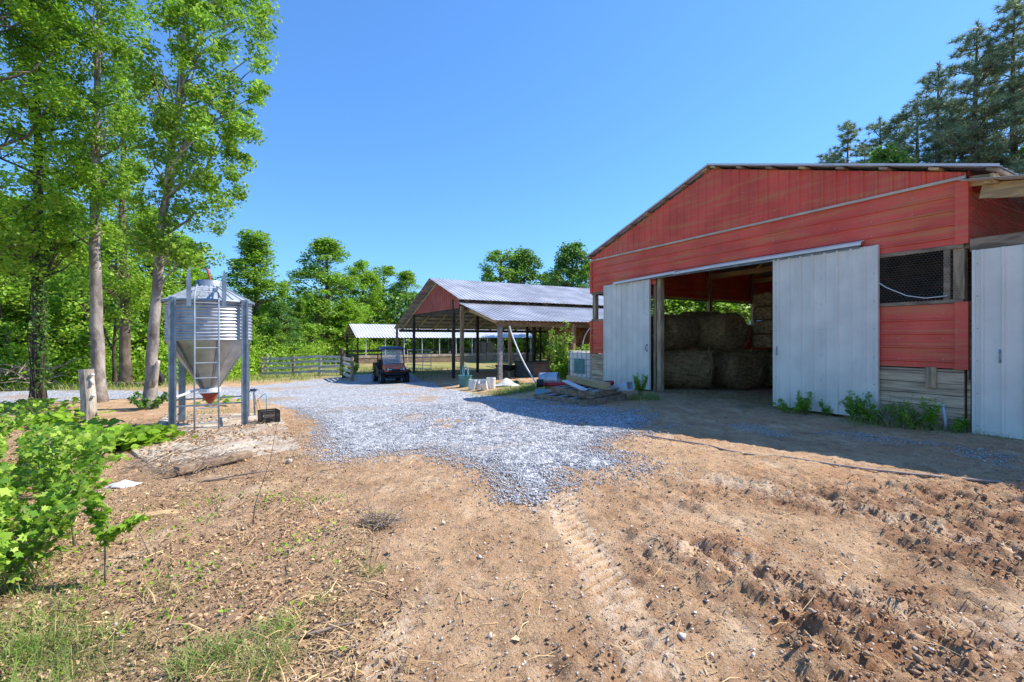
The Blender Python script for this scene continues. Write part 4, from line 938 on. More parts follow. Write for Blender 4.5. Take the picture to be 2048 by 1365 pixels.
cyl_bale('round_bale', 'upper bale tucked behind, seen between the two upper bales', bpos(1400,0,1.3,15.7), .58, 1.25, (1,.1,0))
cyl_bale('round_bale', 'round bale behind the left doorway bales seen in the narrow opening', world(BO,-8.6,1.6,1.1), .6, 1.2, (.489,-.872,0))
cyl_bale('round_bale', 'lower back bale under the narrow side opening', world(BO,-8.5,1.7,0), .58, 1.2, (.489,-.872,0))
t = thing('bale_stack', 'stack of light brown round bales edge to the middle white door', 'straw stack', bpos(1556,0,1.2,13.6))
for k in range(4):
    mb = MB(); mb.box((random.uniform(-.03,.03),0,.22+k*.4), (1.0,.9,.38)); o = mb.build('bale', M['hay'], t, bevel=.07)
t['label'] = 'stack of compressed square straw bales at the middle white door edge'
cyl_bale('round_bale', 'dark round bale low in the barn behind the middle white door', bpos(1560,0,0,14.6), .62, 1.3, (1,.2,0))
# loose hay on the barn floor
n = 5000; a = rng.uniform(1.5,6.6,n); b_ = rng.normal(size=n)*.5+.6; x = BO.x-AX.x*a+BY.x*b_; y = BO.y-AX.y*a+BY.y*b_
tag(strands('loose_hay', x, y, rng.uniform(.06,.25,n), rng.uniform(.0015,.003,n), M['straw'], up=.25), 'loose hay on the floor of the barn doorway', 'loose hay', kind='stuff')

# ------------------------------------------------------------------ open shed
shed = thing('pole_shed', 'open pole shed with galvanised roof and red gable, sheltering hay', 'shed', SO, AR)
def smb(): return MB()
HA = 4.96; SD = 21
# roof planes (local): left slope down to -7.67, right main slope to 4.46, lower right slope to 8.18
roofsheet('roof_panel', 0, HA, -7.67, 2.18, 0, SD, M['roof'], shed); roofsheet('roof_panel', 0, HA, 4.5, 3.42, 0, SD, M['roof'], shed)
roofsheet('lower_roof', 4.15, 3.30, 8.18, 2.27, 0, SD, M['roof'], shed)
def purl(u0, z0, u1, z1, n, nm='purlin'):
    for k in range(n):
        f = (k+.3)/(n-.4); x = u0+(u1-u0)*f; z = z0+(z1-z0)*f-.04; an = math.atan2(z1-z0, u1-u0)
        mb = MB(); mb.box((x, SD/2, z), (.10, SD-.02, .045), Matrix.Rotation(-an, 3, 'Y')); mb.build(nm, M['purl'], shed)
purl(0, HA, -7.6, 2.2, 12); purl(0, HA, 4.4, 3.44, 7); purl(4.2, 3.29, 8.1, 2.29, 6)
for k in range(18):
    y = .55+k*1.17; mb = MB(); mb.beam((0, y, HA-.15), (-7.5, y, 2.24-.13), .045, .13); mb.build('rafter', M['purl'], shed)
    mb = MB(); mb.beam((0, y, HA-.15), (4.3, y, 3.49-.15), .045, .13); mb.beam((4.3, y, 3.14), (8.05, y, 2.18), .045, .11); mb.build('rafter', M['wood'], shed)
zt = lambda x: HA-abs(x)*(.362 if x < 0 else .347)-.16
vsiding('gable_siding', lx(829, SO, .6), lx(918, SO, .6), 3.08, lambda x: max(3.1, zt(x)), .6, M['redf'], shed, pitch=.3, h_=.06)
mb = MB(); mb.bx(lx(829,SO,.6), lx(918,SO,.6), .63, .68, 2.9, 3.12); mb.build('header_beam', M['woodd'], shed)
def spost(x, y, zt_, m='woodd', s=.15):
    m = {'wood':'woodv'}.get(m, m)
    z0 = tz(SO, x, y)-.15; mb = MB(); mb.bx(x-s/2, x+s/2, y-s/2, y+s/2, z0, zt_); mb.build('post', M[m], shed, bevel=.006)
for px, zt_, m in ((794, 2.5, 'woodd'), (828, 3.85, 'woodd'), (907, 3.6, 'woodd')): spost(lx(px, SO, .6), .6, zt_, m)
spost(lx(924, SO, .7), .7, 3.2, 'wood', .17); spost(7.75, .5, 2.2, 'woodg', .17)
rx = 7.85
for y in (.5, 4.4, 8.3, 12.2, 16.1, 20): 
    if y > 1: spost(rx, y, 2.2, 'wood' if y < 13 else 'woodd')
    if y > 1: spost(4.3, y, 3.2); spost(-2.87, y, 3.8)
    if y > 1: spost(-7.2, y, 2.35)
spost(lx(1020, SO, 2.3), 2.3, 2.5, 'wood'); 
mb = MB(); mb.bx(rx-.06, rx+.02, .3, SD-.1, 2.02, 2.22); mb.build('eave_beam', M['wood'], shed, bevel=.005)
mb = MB(); mb.bx(-7.3, -7.22, .3, SD-.1, 1.95, 2.15); mb.build('eave_beam', M['woodd'], shed)
mb = MB(); mb.bx(4.28, 4.36, .3, SD, 3.05, 3.28); mb.build('valley_beam', M['woodd'], shed)
mb = MB(); mb.bx(-2.9, -2.83, .6, SD, 3.5, 3.8); mb.build('plate_beam', M['woodd'], shed)
mb = MB(); mb.beam((4.3,.6,2.9), (7.8,.6,2.1), .05, .16); mb.build('brace', M['woodn'], shed)
mb = MB()
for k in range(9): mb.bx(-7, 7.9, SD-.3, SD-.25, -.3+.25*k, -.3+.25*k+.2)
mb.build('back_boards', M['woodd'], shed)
# stacked square bales inside the shed: a visible tall stack
def sqbale(label, x, y, z, sx, sy, sz):
    mb = MB(); 
    t = thing('square_bale', label, 'hay bale', world(SO, x, y, z), AR, 'big square bales in the shed')
    mb.box((0,0,sz/2),(sx,sy,sz)); mb.build('bale_body', M['hay'], t, bevel=.06)
    mb = MB()
    for q in (-.3,.0,.3): mb.box((0,sy*q,sz/2),(sx+.008,.012,sz+.008))
    mb.build('twine', M['woodd'], t)
for k in range(3):
    z0 = tz(SO, 5.6, 5.6)
    sqbale('%s big square bale of the near hay stack in the shed' % ('bottom','middle','top')[k], 5.9, 5.6, z0+.82*k, 2.2, 1.5, .8)
    sqbale('%s big square bale of the hay stack further in the shed' % ('bottom','middle','top')[k], 5.9, 7.3, z0+.82*k, 2.2, 1.5, .8)
    sqbale('%s big square bale at the deep end of the shed stacks' % ('bottom','middle','top')[k], 5.9, 9.0, z0+.82*k, 2.2, 1.5, .8)
    sqbale('%s big square bale behind the leafy sapling' % ('bottom','middle','top')[k], 5.9, 10.7, z0+.82*k, 2.2, 1.5, .8)
# ------------------------------------------------------------------ far white-roofed feed shelter
FO = Vector(((698-CX)/FPX*47, 47, 0)); fe = 4.9
fs = thing('feed_shelter', 'long white roofed shelter on thin posts behind the shed', 'shelter', (FO.x, FO.y, 0), R(30))
zr = zpx(648.5, 47); ze = zpx(676, 44); 
def rs2(name, ya, za, yb, zb_):
    pr = ribprof(20, .3, .05, .1, minor=False); mb = MB(); mb.sheet([(u, ya, za+h) for u, h in pr], [(u+.3*(1 if yb < ya else -1)*0, yb, zb_+h) for u, h in pr]); mb.build(name, M['roof2'], fs, solid=.004)
rs2('roof_panel', 0, zr, -3.5, ze); rs2('roof_panel', 0, zr, 3.5, ze)
for k in range(5):
    for s_ in (-1, 1): mb = MB(); f = (k+.3)/4.6; mb.bx(0.02, 20, s_*3.5*f-.08, s_*3.5*f+.08, zr+(ze-zr)*f-.09, zr+(ze-zr)*f-.03); mb.build('purlin', M['wood'], fs)
for k in range(11):
    x = .9+k*1.85
    for y in (-3.3, 3.3):
        b = world(Vector((0,0,0)),0,0); mb = MB(); mb.tube([(x, y, -1.4), (x, y, ze+.05)], .05, 6); mb.build('post', M['galvp'], fs)
mb = MB(); mb.bx(.2, 19.8, -3.6, -3.42, -.35, -.12); mb.build('feed_rail', M['concrete'], fs); mb = MB(); mb.bx(.2, 19.8, -3.57, -3.44, -1.5, -.36); mb.build('bunk_wall', M['wood'], fs)
mb = MB(); mb.bx(.5, 19.8, 3.4, 3.48, .0, .25); mb.bx(.5, 19.8, 3.4, 3.48, -1.4, -.2); mb.build('back_rail', M['woodg'], fs)
for x in (0.3,):
    for y in (-2.6, 2.6): mb = MB(); mb.bx(x-.08, x+.08, y-.08, y+.08, -1.4, ze+.3); mb.build('post', M['woodd'], fs)
# ------------------------------------------------------------------ rail fence and pipe gate
def fence(name, label, P, hts, rails, m='fencew', postm=('wood',)*9, pr=.07):
    f = thing(name, label, 'fence', P[0])
    L0 = P[0]
    for i, p in enumerate(P):
        mb = MB(); q = p-L0; mb.tube([(q.x, q.y, q.z-.2), (q.x, q.y, q.z+hts[i])], [pr*1.05, pr], 8); mb.build('post', M[postm[i % len(postm)]], f, smooth=False)
    for i in range(len(P)-1):
        for z in rails:
            a = P[i]-L0; b = P[i+1]-L0; mb = MB(); mb.beam((a.x, a.y-.09, a.z+z+random.uniform(-.04,.04)), (b.x, b.y-.09, b.z+z+random.uniform(-.04,.04)), .035, .17); mb.build('rail', M[m], f)
    return f
fp = [gp(523,31), gp(587,31), gp(640,31), gp(683,30.5)]
fence('rail_fence', 'weathered grey board rail fence along the left of the yard', fp, [1.35,1.35,1.2,1.75], [.25,.58,.9,1.2], postm=('wood','wood','woodg','woodd'), pr=.11)
mb = MB(); b = gp(534,32.5); mb.tube([(0,0,-.2),(0,0,1.5)], [.1,.09], 8); o = mb.build('fence_post', M['stump']); o.location = b; tag(o, 'pale lone post behind the left end of the rail fence', 'post')
fp = [gp(687,28.5), gp(704,26.5)]
fence('rail_fence', 'short dark board fence section turning toward the yard', fp, [1.5,1.35], [.3,.6,.9,1.2], m='fencew', postm=('woodd','wood'), pr=.1)
def pipegate(label, p, q, h, n, m='galvp'):
    p = Vector(p); q = Vector(q); t = thing('pipe_gate', label, 'gate', p); d = q-p; mb = MB()
    mb.tube([(0,0,.2),(0,0,h),tuple(d+Vector((0,0,h))),tuple(d+Vector((0,0,.2))),(0,0,.2)], .03, 6); mb.build('gate_frame', M[m], t)
    for k in range(n):
        z = .2+(h-.2)*(k+1)/(n+1); mb = MB(); mb.tube([(0,0,z), tuple(d+Vector((0,0,z)))], .022, 6); mb.build('bar', M[m], t)
    for f in (.33,.66): mb = MB(); mb.tube([tuple(d*f+Vector((0,0,.2))), tuple(d*f+Vector((0,0,h)))], .024, 6); mb.build('upright', M[m], t)
pipegate('white pipe gate open behind the utility vehicle', gp(815,35), gp(862,33), 1.55, 4)
t = thing('corral_panels', 'black sheeted corral panels standing inside the shed', 'corral panel', world(SO, lx(950,SO,8.5), 8.5, tz(SO,4,8)), AR)
mb = MB(); mb.bx(0,3.6,-.02,.02,.75,1.55); mb.build('sheet', M['corral'], t)
mb = MB()
for z in (.1,.35,.6,1.15,1.6): mb.tube([(0,-.04,z),(3.6,-.04,z)], .022, 6)
for x in (0,1.2,2.4,3.6): mb.tube([(x,-.04,0),(x,-.04,1.62)], .03, 6)
mb.build('pipes', M['corral'], t)
# ------------------------------------------------------------------ feed silo on its slab
SC = Vector((-6.30, 9.80, 0)); zs = -.36
FV = Vector((.54,-.84,0)).normalized(); RV = Vector((.84,.54,0)).normalized(); srot = math.atan2(RV.y, RV.x)   # local x = right seen from the camera, local -y = toward it
silo = thing('feed_silo', 'corrugated metal feed silo with hopper cone and ladder on four legs', 'silo', (SC.x, SC.y, zs), srot)
RS = .765; zb, ztp = 1.82, 2.62
pr = []; k_ = 12
for i in range(k_*6+1):
    f = i/(k_*6); pr.append((RS+.014*math.sin(f*k_*2*math.pi), zb+(ztp-zb)*f))
MB().lathe(pr, 64).build('bin_wall', M['bin'], silo, smooth=True)
mb = MB(); n = 24; b = 0
for i in range(n):        # roof of flat sheets with raised seams
    a0, a1 = 2*math.pi*i/n, 2*math.pi*(i+1)/n; r0, r1, z0, z1 = RS+.05, .24, ztp-.01, 2.94
    c = lambda a, r, z: (math.cos(a)*r, math.sin(a)*r, z)
    mb.poly([c(a0,r0,z0), c(a1,r0,z0), c(a1,r1,z1), c(a0,r1,z1)]); e = .018
    mb.beam(c(a0,r0,z0+.01), c(a0,r1,z1+.01), .012, .014)
mb.build('bin_roof', M['binroof'], silo)
MB().lathe([(RS+.055,ztp-.05),(RS+.06,ztp-.05),(RS+.06,ztp),(RS+.03,ztp+.01)], 48).build('eave_ring', M['steel'], silo, smooth=True)
MB().lathe([(.22,2.90),(.25,2.90),(.25,2.97),(.25,2.97),(.255,3.04),(.24,3.055),(0,3.07)], 32).build('lid', M['steel'], silo, smooth=True)
mb = MB(); mb.beam((.02,.0,3.05), (-.05,.05,3.32), .05, .02); mb.build('lid_lever', M['redboot'], silo)
mb = MB(); mb.lathe([(RS-.0,zb+.01),(RS-.01,zb-.02),(.16,.82),(.15,.79)], 12); mb.build('hopper_cone', M['hop'], silo)
mb = MB()
for i in range(6):
    a = 2*math.pi*(i+.5)/6+.2; mb.beam((math.cos(a)*(RS-.005), math.sin(a)*(RS-.005), zb-.02), (math.cos(a)*.165, math.sin(a)*.165, .82), .045, .008, up=(math.cos(a), math.sin(a), .5))
mb.build('hopper_seams', M['steel'], silo)
MB().lathe([(.17,.83),(.2,.82),(.2,.74),(.17,.73)], 24).build('hopper_collar', M['white'], silo)
mb = MB(); mb.lathe([(.17,.76),(.17,.70),(.13,.66),(.11,.60),(.0,.46)], 8); mb.build('feed_boot', M['redboot'], silo)
LG = .60
for sx, sy in ((-1,-1),(1,-1),(-1,1),(1,1)):
    mb = MB(); x, y = sx*LG+(.10 if sy > 0 else 0), sy*LG; top = ztp+.02; w_, d_, t_ = .115, .045, .008   # channel section leg, open outwards
    mb.bx(x-w_/2, x+w_/2, y-t_/2, y+t_/2, -.02, top)
    for s2 in (-1,1): mb.bx(x+s2*w_/2-t_/2, x+s2*w_/2+t_/2, y-(d_ if sy < 0 else 0)+ (t_/2 if sy > 0 else -t_/2), y+(d_ if sy > 0 else 0)-(t_/2 if sy < 0 else -t_/2), -.02, top)
    for s2 in (-1,1): mb.bx(x+s2*(w_/2-.014)-.014, x+s2*(w_/2-.014)+.014, y+sy*d_-.003, y+sy*d_+.003, -.02, top)
    o = mb.build('leg', M['steel'], silo); bl = MB(); 
    for zz in (.3, 1.0, 1.9, 2.3, 2.5): bl.lathe([(.012,0),(.012,.012),(0,.012)], 6, (x, y+sy*(t_/2)-.006, zz), 'y')
    bl.build('bolt', M['mesh'], o)
    o2 = MB(); o2.box((x, y, .0), (.2,.18,.012)); o2.build('foot_plate', M['steel'], silo)
mb = MB()
for z in (.55,):
    mb.beam((-LG,-LG,z),(-LG,LG,z),.03,.03); mb.beam((LG,-LG,z),(LG,LG,z),.03,.03); mb.beam((-LG,LG,z),(LG,LG,z),.03,.03); mb.beam((-LG+.06,-LG,z),(LG-.06,-LG,z+.0),.03,.03)
mb.build('leg_braces', M['steel'], silo)
mb = MB(); mb.tube([(-LG+.05,-.5,.72),(-.2,-.2,.82)], .025, 8); mb.build('plastic_pipe', M['white'], silo)
mb = MB()
LY = -.92; lw = .195
LX = -.05
rail = lambda s_: [(LX+s_*lw, LY, .02), (LX+s_*lw, LY, 1.5), (LX+s_*lw, LY, 2.62), (LX+s_*(lw-.005), LY+.05, 2.72), (LX+s_*(lw-.03), LY+.55, 2.93)]
for s_ in (-1, 1):
    mb = MB(); mb.tube(rail(s_), .015, 8); mb.build('ladder_rail', M['binroof'], silo, smooth=True)
for k in range(9):
    z = .24+k*.287; mb = MB(); mb.tube([(LX-lw, LY, z), (LX+lw, LY, z)], .011, 6); mb.build('ladder_rung', M['binroof'], silo)
for k in range(2):
    mb = MB(); mb.tube([(LX-lw+.02, LY+.22+.22*k, 2.77+.10*k), (LX+lw-.02, LY+.22+.22*k, 2.77+.10*k)], .011, 6); mb.build('ladder_rung', M['galvp'], silo)
for s_ in (-1, 1):      # pointed hand grips either side of the ladder head
    x = LX+s_*.285; mb = MB(); mb.extr([(-.035,0),(.035,0),(.035,.62),(.012,.84),(0,.88),(-.012,.84),(-.035,.62)], -.004, .004)
    mb.v = [(x+q[0], LY-.02+q[1], 2.47+q[2]*.82) for q in mb.v]
    mb.extr([(0,0),(.10,.0),(.10,.5),(.02,.84),(0,.84)], -.003, .003); mb.v[14:] = [(x-s_*.035+q[1], LY-.015+q[0], 2.47+q[2]*.82) for q in mb.v[14:]]
    mb.beam((x, LY, 2.95), (x, LY+.45, 3.0), .01, .06); mb.beam((x, LY, 2.55), (LX+s_*lw, LY, 2.55), .03, .01)
    mb.build('hand_grip', M['steel'], silo)
# slab
pts = [at(556,832), at(602,897), at(330,952), at(262,905), at(330,838)]
mb = MB(); zt_ = -.285
top = [(p.x, p.y, zt_) for p in pts]; bot = [(p.x, p.y, zt_-.3) for p in pts]; b = 0; mb.v = top+bot; n = len(pts)
mb.f = [tuple(range(n)), tuple(range(n, 2*n))[::-1]]+[(i, n+i, n+(i+1) % n, (i+1) % n) for i in range(n)]
o = mb.build('concrete_pad', M['concrete'], bevel=.01); tag(o, kind='structure')
slabpoly = [(p.x, p.y) for p in pts]
n = 9000; x = rng.uniform(-8.5,-2.5,n); y = rng.uniform(5.5,11.5,n); k = pip(x, y, slabpoly) & (rng.random(n) < sst(.33,.6,fbm(x*1.3,y*1.3,13,3))*sst(-3.6,-5.4,x)+.06); x, y = x[k], y[k]; n = len(x)
P = np.stack([x, y, np.full(n, zt_+.003)+rng.uniform(0,.03,n)], -1); V, F = instance(P, rng.uniform(.03,.08,n), rotmats(n, np.array([0,0,1.])+rng.normal(size=(n,3))*.4), LEAF4*np.array([1,1,1.6]), LEAF4F)
tag(npmesh('pad_litter', V, F, M['deadleaf']), 'dead leaves and soil crumbs lying on the concrete pad', 'leaf litter', kind='stuff')
# milk crate
c = at(538, 850); cr = thing('milk_crate', 'black plastic milk crate on the concrete pad by the silo', 'crate', (c.x, c.y, zt_+.003), R(40))
S2, HH = .17, .25
def lattice(face):
    mb = MB(); t_ = .012
    ax_ = (lambda u, z: (u, face[1]*S2, z)) if face[0] == 'y' else (lambda u, z: (face[1]*S2, u, z))
    for u in (-S2+.012, S2-.012): mb.beam(ax_(u,0), ax_(u,HH), t_, .024, up=(0,1,0) if face[0] == 'y' else (1,0,0))
    for z in (.02, .045, HH-.05, HH-.015): mb.beam(ax_(-S2+.024,z), ax_(S2-.024,z), t_, .03 if z > .1 else .02)
    for q in np.arange(-.26, .26, .052):
        for sg in (1, -1):
            a = (q, .05); b = (q+sg*.15, .2)
            lo, hi = sorted((a[0], b[0]))
            A = np.array(a); B = np.array(b); tt = []
            for f in np.linspace(0, 1, 16):
                p_ = A+(B-A)*f
                if abs(p_[0]) < S2-.02: tt.append(p_)
            if len(tt) > 1: mb.beam(ax_(*tt[0]), ax_(*tt[-1]), .006, .010)
    mb.build('side', M['black'], cr)
for f in (('y',-1),('y',1),('x',-1),('x',1)): lattice(f)
mb = MB(); 
for q in np.arange(-.15,.16,.03): mb.bx(q-.005,q+.005,-S2,S2,.0,.01); mb.bx(-S2,S2,q-.005,q+.005,.0105,.016)
mb.build('base_grid', M['black'], cr)
# hydrant and stakes behind the leg
b = at(512, 838)
t = thing('yard_hydrant', 'blue headed yard hydrant with stakes behind the silo leg', 'hydrant', b)
mb = MB(); mb.tube([(-.02,0,-.1),(-.05,0,.62)], .017, 6); mb.build('riser', M['steel'], t); mb = MB(); mb.box((-.06,0,.66),(.13,.06,.06)); mb.tube([(-.12,0,.66),(-.17,0,.6)],.012,6); mb.tube([(-.05,0,.70),(.08,0,.66)],.008,6); mb.build('valve_head', M['blueblack'], t, bevel=.01)
for q, l in (((0,.05),.55),((.09,.02),.48)):
    mb = MB(); mb.tube([(q[0]+.05,q[1],-.05),(q[0]-.05,q[1],l)], .012, 6); mb.build('stake', M['woodn'], t)
b = at(533, 824)
mb = MB(); mb.tube([(0,0,-.05),(0,0,.42),(-.02,0,.47),(-.09,-.02,.43),(-.25,-.05,.24),(-.3,-.05,.1)], .012, 6); o = mb.build('blue_pipe', M['bluepipe'], smooth=True); o.location = b; tag(o, 'thin bent light blue water pipe behind the milk crate', 'pipe')
# long half-buried plank, branches and rag before the pad
a, b = at(352, 958), at(500, 922); d = b-a
mb = MB(); mb.beam((0,0,.05), (d.x, d.y, .05+d.z), .13, .09); o = mb.build('fallen_beam', M['wood'], bevel=.012); o.location = a+Vector((0,0,.05)); tag(o, 'long rough wooden beam lying in debris before the concrete pad', 'beam')
for px, py, L, an, lab, r in [(395,968,.9,.35,'forked grey branch lying in front of the rough beam',.014),(345,912,.7,1.0,'grey stick leaning out of the brush near the pad corner',.016),(560,918,.5,-.3,'short twig on the leaf litter right of the rough beam',.007),(505,1050,.9,1.35,'thin pale stick standing slanted in the open dirt',.005),(740,1148,.25,1.5,'thin dark twig standing in the dirt by a grass tuft',.004),(575,1290,.35,.5,'pale broken stick in the bottom left litter',.012),(300,1115,.25,2.0,'small curved twig standing beside the thin sapling',.006),(640,945,.4,.2,'stick beside the gravel edge',.006)]:
    b = at(px, py, .01); mb = MB()
    stand = lab.find('standing') >= 0
    ps = [Vector((0,0,0))]; dr = Vector((math.cos(an), math.sin(an)*.5 if not stand else 0, .12 if not stand else abs(math.sin(an)))).normalized()
    for k in range(5): ps.append(ps[-1]+dr*L/5+Vector((random.uniform(-1,1), random.uniform(-1,1), random.uniform(-.5,.5)))*L*.02)
    mb.tube(ps, [r*(1-.12*k) for k in range(6)], 6); mb.tube([ps[3], ps[3]+Vector((.1,.15,.05))*L], [r*.5, r*.2], 5); mb.tube([ps[2], ps[2]+Vector((.12,-.12,.06))*L], [r*.5, r*.2], 5)
    o = mb.build('stick', M['twig'], smooth=True); o.location = b; tag(o, lab, 'stick')
def brushpile(label, px, py, n, r, h, L):
    b = at(px, py); mb = MB()
    for k in range(n):
        a = random.uniform(0,6.28); q = r*math.sqrt(random.random()); c = Vector((math.cos(a)*q, math.sin(a)*q, random.uniform(.0,h))); th = random.uniform(0,6.28); d = Vector((math.cos(th), math.sin(th), random.uniform(-.15,.5)))*L*random.uniform(.4,1)
        mid = c+d*.5+Vector((random.uniform(-1,1), random.uniform(-1,1), random.uniform(-.3,1)))*L*.12; mb.tube([c, mid, c+d], [.004,.003,.0012], 4)
    o = mb.build('brush_pile', M['twig']); o.location = b; tag(o, label, 'brush pile')
brushpile('grey tangle of dead twigs behind the rough beam', 385, 945, 130, .5, .12, .55)
brushpile('small pile of thin twigs in the open dirt foreground', 760, 1050, 90, .12, .04, .25)
brushpile('flat dark scrap of twigs right of the broad leaved vine', 290, 935, 70, .22, .06, .25)
b = at(300, 1034); mb = MB(); 
mb.extr([(-.22,0),(-.1,.018),(.1,.03),(.24,.018),(.2,0)], -.05, .06); o = mb.build('bark_slab', M['woodn'], bevel=.006); o.location = b; o.rotation_euler = (0,0,.35); tag(o, 'flat slab of brown bark lying on the litter', 'bark slab')
b = at(245, 975); n_ = 14; mb = MB(); XX, YY = np.meshgrid(np.linspace(-.16,.16,n_), np.linspace(-.11,.11,n_)); ZZ = .02+.09*fbm(XX*9+3, YY*9, 3, 3)*sst(.2,.05,np.hypot(XX*1.1, YY*1.5))
for p_ in zip(XX.ravel(), YY.ravel(), ZZ.ravel()): mb.v.append(tuple(map(float, p_)))
mb.f = [tuple(map(int, q)) for q in gridfaces(n_, n_)]; o = mb.build('rag', M['white'], smooth=True, solid=.003); o.location = b; tag(o, 'crumpled white plastic bag on the litter behind the sapling', 'bag')
b = at(578, 927); mb = MB(); mb.lathe([(0,0),(.04,.005),(.05,.02),(.035,.05),(0,.06)], 8); o = mb.build('white_rock', M['stump'], smooth=True); o.location = b; tag(o, 'single white rock at the corner of the concrete pad', 'rock')
# sawn post
b = gp(177, 10.6); b.z = zpx(846, 10.6)-.03; mb = MB(); ps = [];
mb.tube([(0.02,0,-.1),(.015,0,.1),(.0,0,.6),(-.04,0,1.0),(-.055,0,1.235)], [.150,.145,.137,.135,.138], 14)
for v_i, q in enumerate(mb.v): 
    nn = 1+.10*(float(fbm(np.array(q[0]*14+5), np.array(q[2]*2.5+q[1]*14), 9, 3))-.5); mb.v[v_i] = (q[0]*nn, q[1]*nn, q[2])
st = mb.build('sawn_post', M['stump'], smooth=False); st.location = b; tag(st, 'pale sawn off tree post with peeling bark standing in front of the straight tree', 'post')
mb = MB(); mb.tube([(.10,-.05,1.1),(.17,-.05,1.12)], [.04,.02], 7); mb.tube([(.11,-.05,.62),(.19,-.05,.66)], [.035,.03], 7); mb.tube([(.1,-.04,1.0),(.15,-.06,.9)], [.04,.03], 7); mb.build('branch_stubs', M['white'], st, smooth=True)
# old tyre and logs beyond the road
b = gp(312, 22); mb = MB(); mb.lathe([(.2,-.1),(.32,-.11),(.36,-.07),(.36,.07),(.32,.11),(.2,.1),(.24,0)], 24, (0,0,.3), 'y', closed=True); o = mb.build('old_tyre', M['rubber'], smooth=True); o.location = b; tag(o, 'old tyre standing in grass beyond the gravel road', 'tyre')
b = gp(262, 21); mb = MB(); mb.tube([(-.7,0,.12),(.8,.2,.14)], [.10,.08], 8); o = mb.build('log', M['bark'], smooth=True); o.location = b; tag(o, 'short log lying beyond the road near the old tyre', 'log')
b = gp(35, 20); 
brush2 = MB()
for k in range(60):
    a = random.uniform(0,6.28); q = 1.2*math.sqrt(random.random()); c = Vector((math.cos(a)*q*1.5, math.sin(a)*q, random.uniform(0,.9))); d = Vector((random.uniform(-1,1), random.uniform(-1,1), random.uniform(-.1,.5)))*1.1; brush2.tube([c, c+d*.5+Vector((0,0,.1)), c+d], [.03,.02,.008], 4)
o = brush2.build('brush_pile', M['twig']); o.location = b; tag(o, 'heap of cut branches beyond the road at the far left', 'brush pile')

# ------------------------------------------------------------------ utility vehicle
ug = gp(781, 25.6); fwd = math.atan2(-.9, .44)
uv = thing('utility_vehicle', 'orange utility vehicle with dark canopy parked on the gravel by the shed', 'utility vehicle', (ug.x, ug.y, ug.z), fwd)
def U(name, m, f, parent=None, **k):
    mb = MB(); f(mb); return mb.build(name, m, parent or uv, **k)
def wheel(x, y):
    w_ = bpy.data.objects.new('wheel', None); lk(w_); w_.parent = uv; w_.location = (x, y, .31)
    mb = MB(); mb.lathe([(.17,-.12),(.27,-.125),(.305,-.10),(.312,0),(.305,.10),(.27,.125),(.17,.12)], 28, axis='y', closed=True)
    for k in range(18):
        a = 2*math.pi*k/18; mb.box((math.cos(a)*.312, (.055 if k % 2 else -.055), math.sin(a)*.312), (.03,.10,.045), Matrix.Rotation(-a, 3, 'Y'))
    mb.build('tyre', M['rubber'], w_)
    mb = MB(); mb.lathe([(0,-.06),(.1,-.07),(.16,-.10),(.175,-.11),(.175,.11),(.16,.10),(.1,.07),(0,.06)], 20, axis='y'); mb.build('rim', M['steel'], w_, smooth=True)
for x, y in ((.98,.62),(.98,-.62),(-.98,.62),(-.98,-.62)): wheel(x, y)
U('chassis', M['black'], lambda m: (m.bx(-1.3,1.25,-.42,.42,.30,.48), m.bx(-.55,.6,-.70,.70,.34,.44)), bevel=.02)
U('hood', M['orange'], lambda m: m.extr([(.62,.62),(.62,1.04),(.85,1.02),(1.25,.90),(1.38,.80),(1.40,.66),(1.2,.62)], -.56, .56), bevel=.06)
for s_ in (-1, 1):
    U('fender', M['black'], lambda m: m.extr([(.55,.60),(.62,.74),(1.3,.74),(1.42,.62),(1.36,.60),(1.2,.68),(.75,.68),(.62,.58)], s_*.52, s_*.78), bevel=.015)
    U('headlight', M['lamp'], lambda m: m.lathe([(0,.03),(.06,.02),(.07,-.02)], 14, (1.38, s_*.40, .79), 'x'), smooth=True)
    U('headlight_bezel', M['black'], lambda m: m.box((1.37, s_*.37, .79), (.05,.30,.13)), bevel=.02)
    U('fog_light', M['lamp'], lambda m: m.lathe([(0,.035),(.04,.02),(.05,-.02)], 12, (1.39, s_*.27, .78), 'x'), smooth=True)
    U('rear_fender', M['black'], lambda m: m.bx(-1.4,-.5,s_*.5,s_*.74,.62,.68), bevel=.01)
    U('door_panel', M['woodd'], lambda m: m.extr([(-.45,.44),(-.5,.9),(-.1,.92),(.25,.7),(.5,.7),(.5,.44)], s_*.68, s_*.70), bevel=.005)
U('grille', M['black'], lambda m: (m.bx(1.36,1.41,-.22,.22,.68,.80), m.bx(1.33,1.42,-.5,.5,.52,.64)), bevel=.01)
U('bumper', M['black'], lambda m: (m.tube([(1.35,-.55,.56),(1.5,-.45,.54),(1.5,.45,.54),(1.35,.55,.56)], .03, 8), m.tube([(1.5,-.4,.54),(1.5,-.36,.72),(1.5,.36,.72),(1.5,.4,.54)], .022, 8), m.bx(1.38,1.45,-.4,.4,.36,.46)), smooth=False)
U('dashboard', M['black'], lambda m: m.bx(.5,.68,-.58,.58,.8,1.06), bevel=.03)
U('seat', M['black'], lambda m: (m.bx(-.35,.12,-.58,.58,.68,.82), m.bx(-.48,-.34,-.58,.58,.78,1.25)), bevel=.04)
U('steering_wheel', M['black'], lambda m: m.tube([(.35+.06*math.sin(a), .3+.17*math.cos(a), 1.08+.16*math.sin(a)) for a in [2*math.pi*k/16 for k in range(17)]], .014, 6))
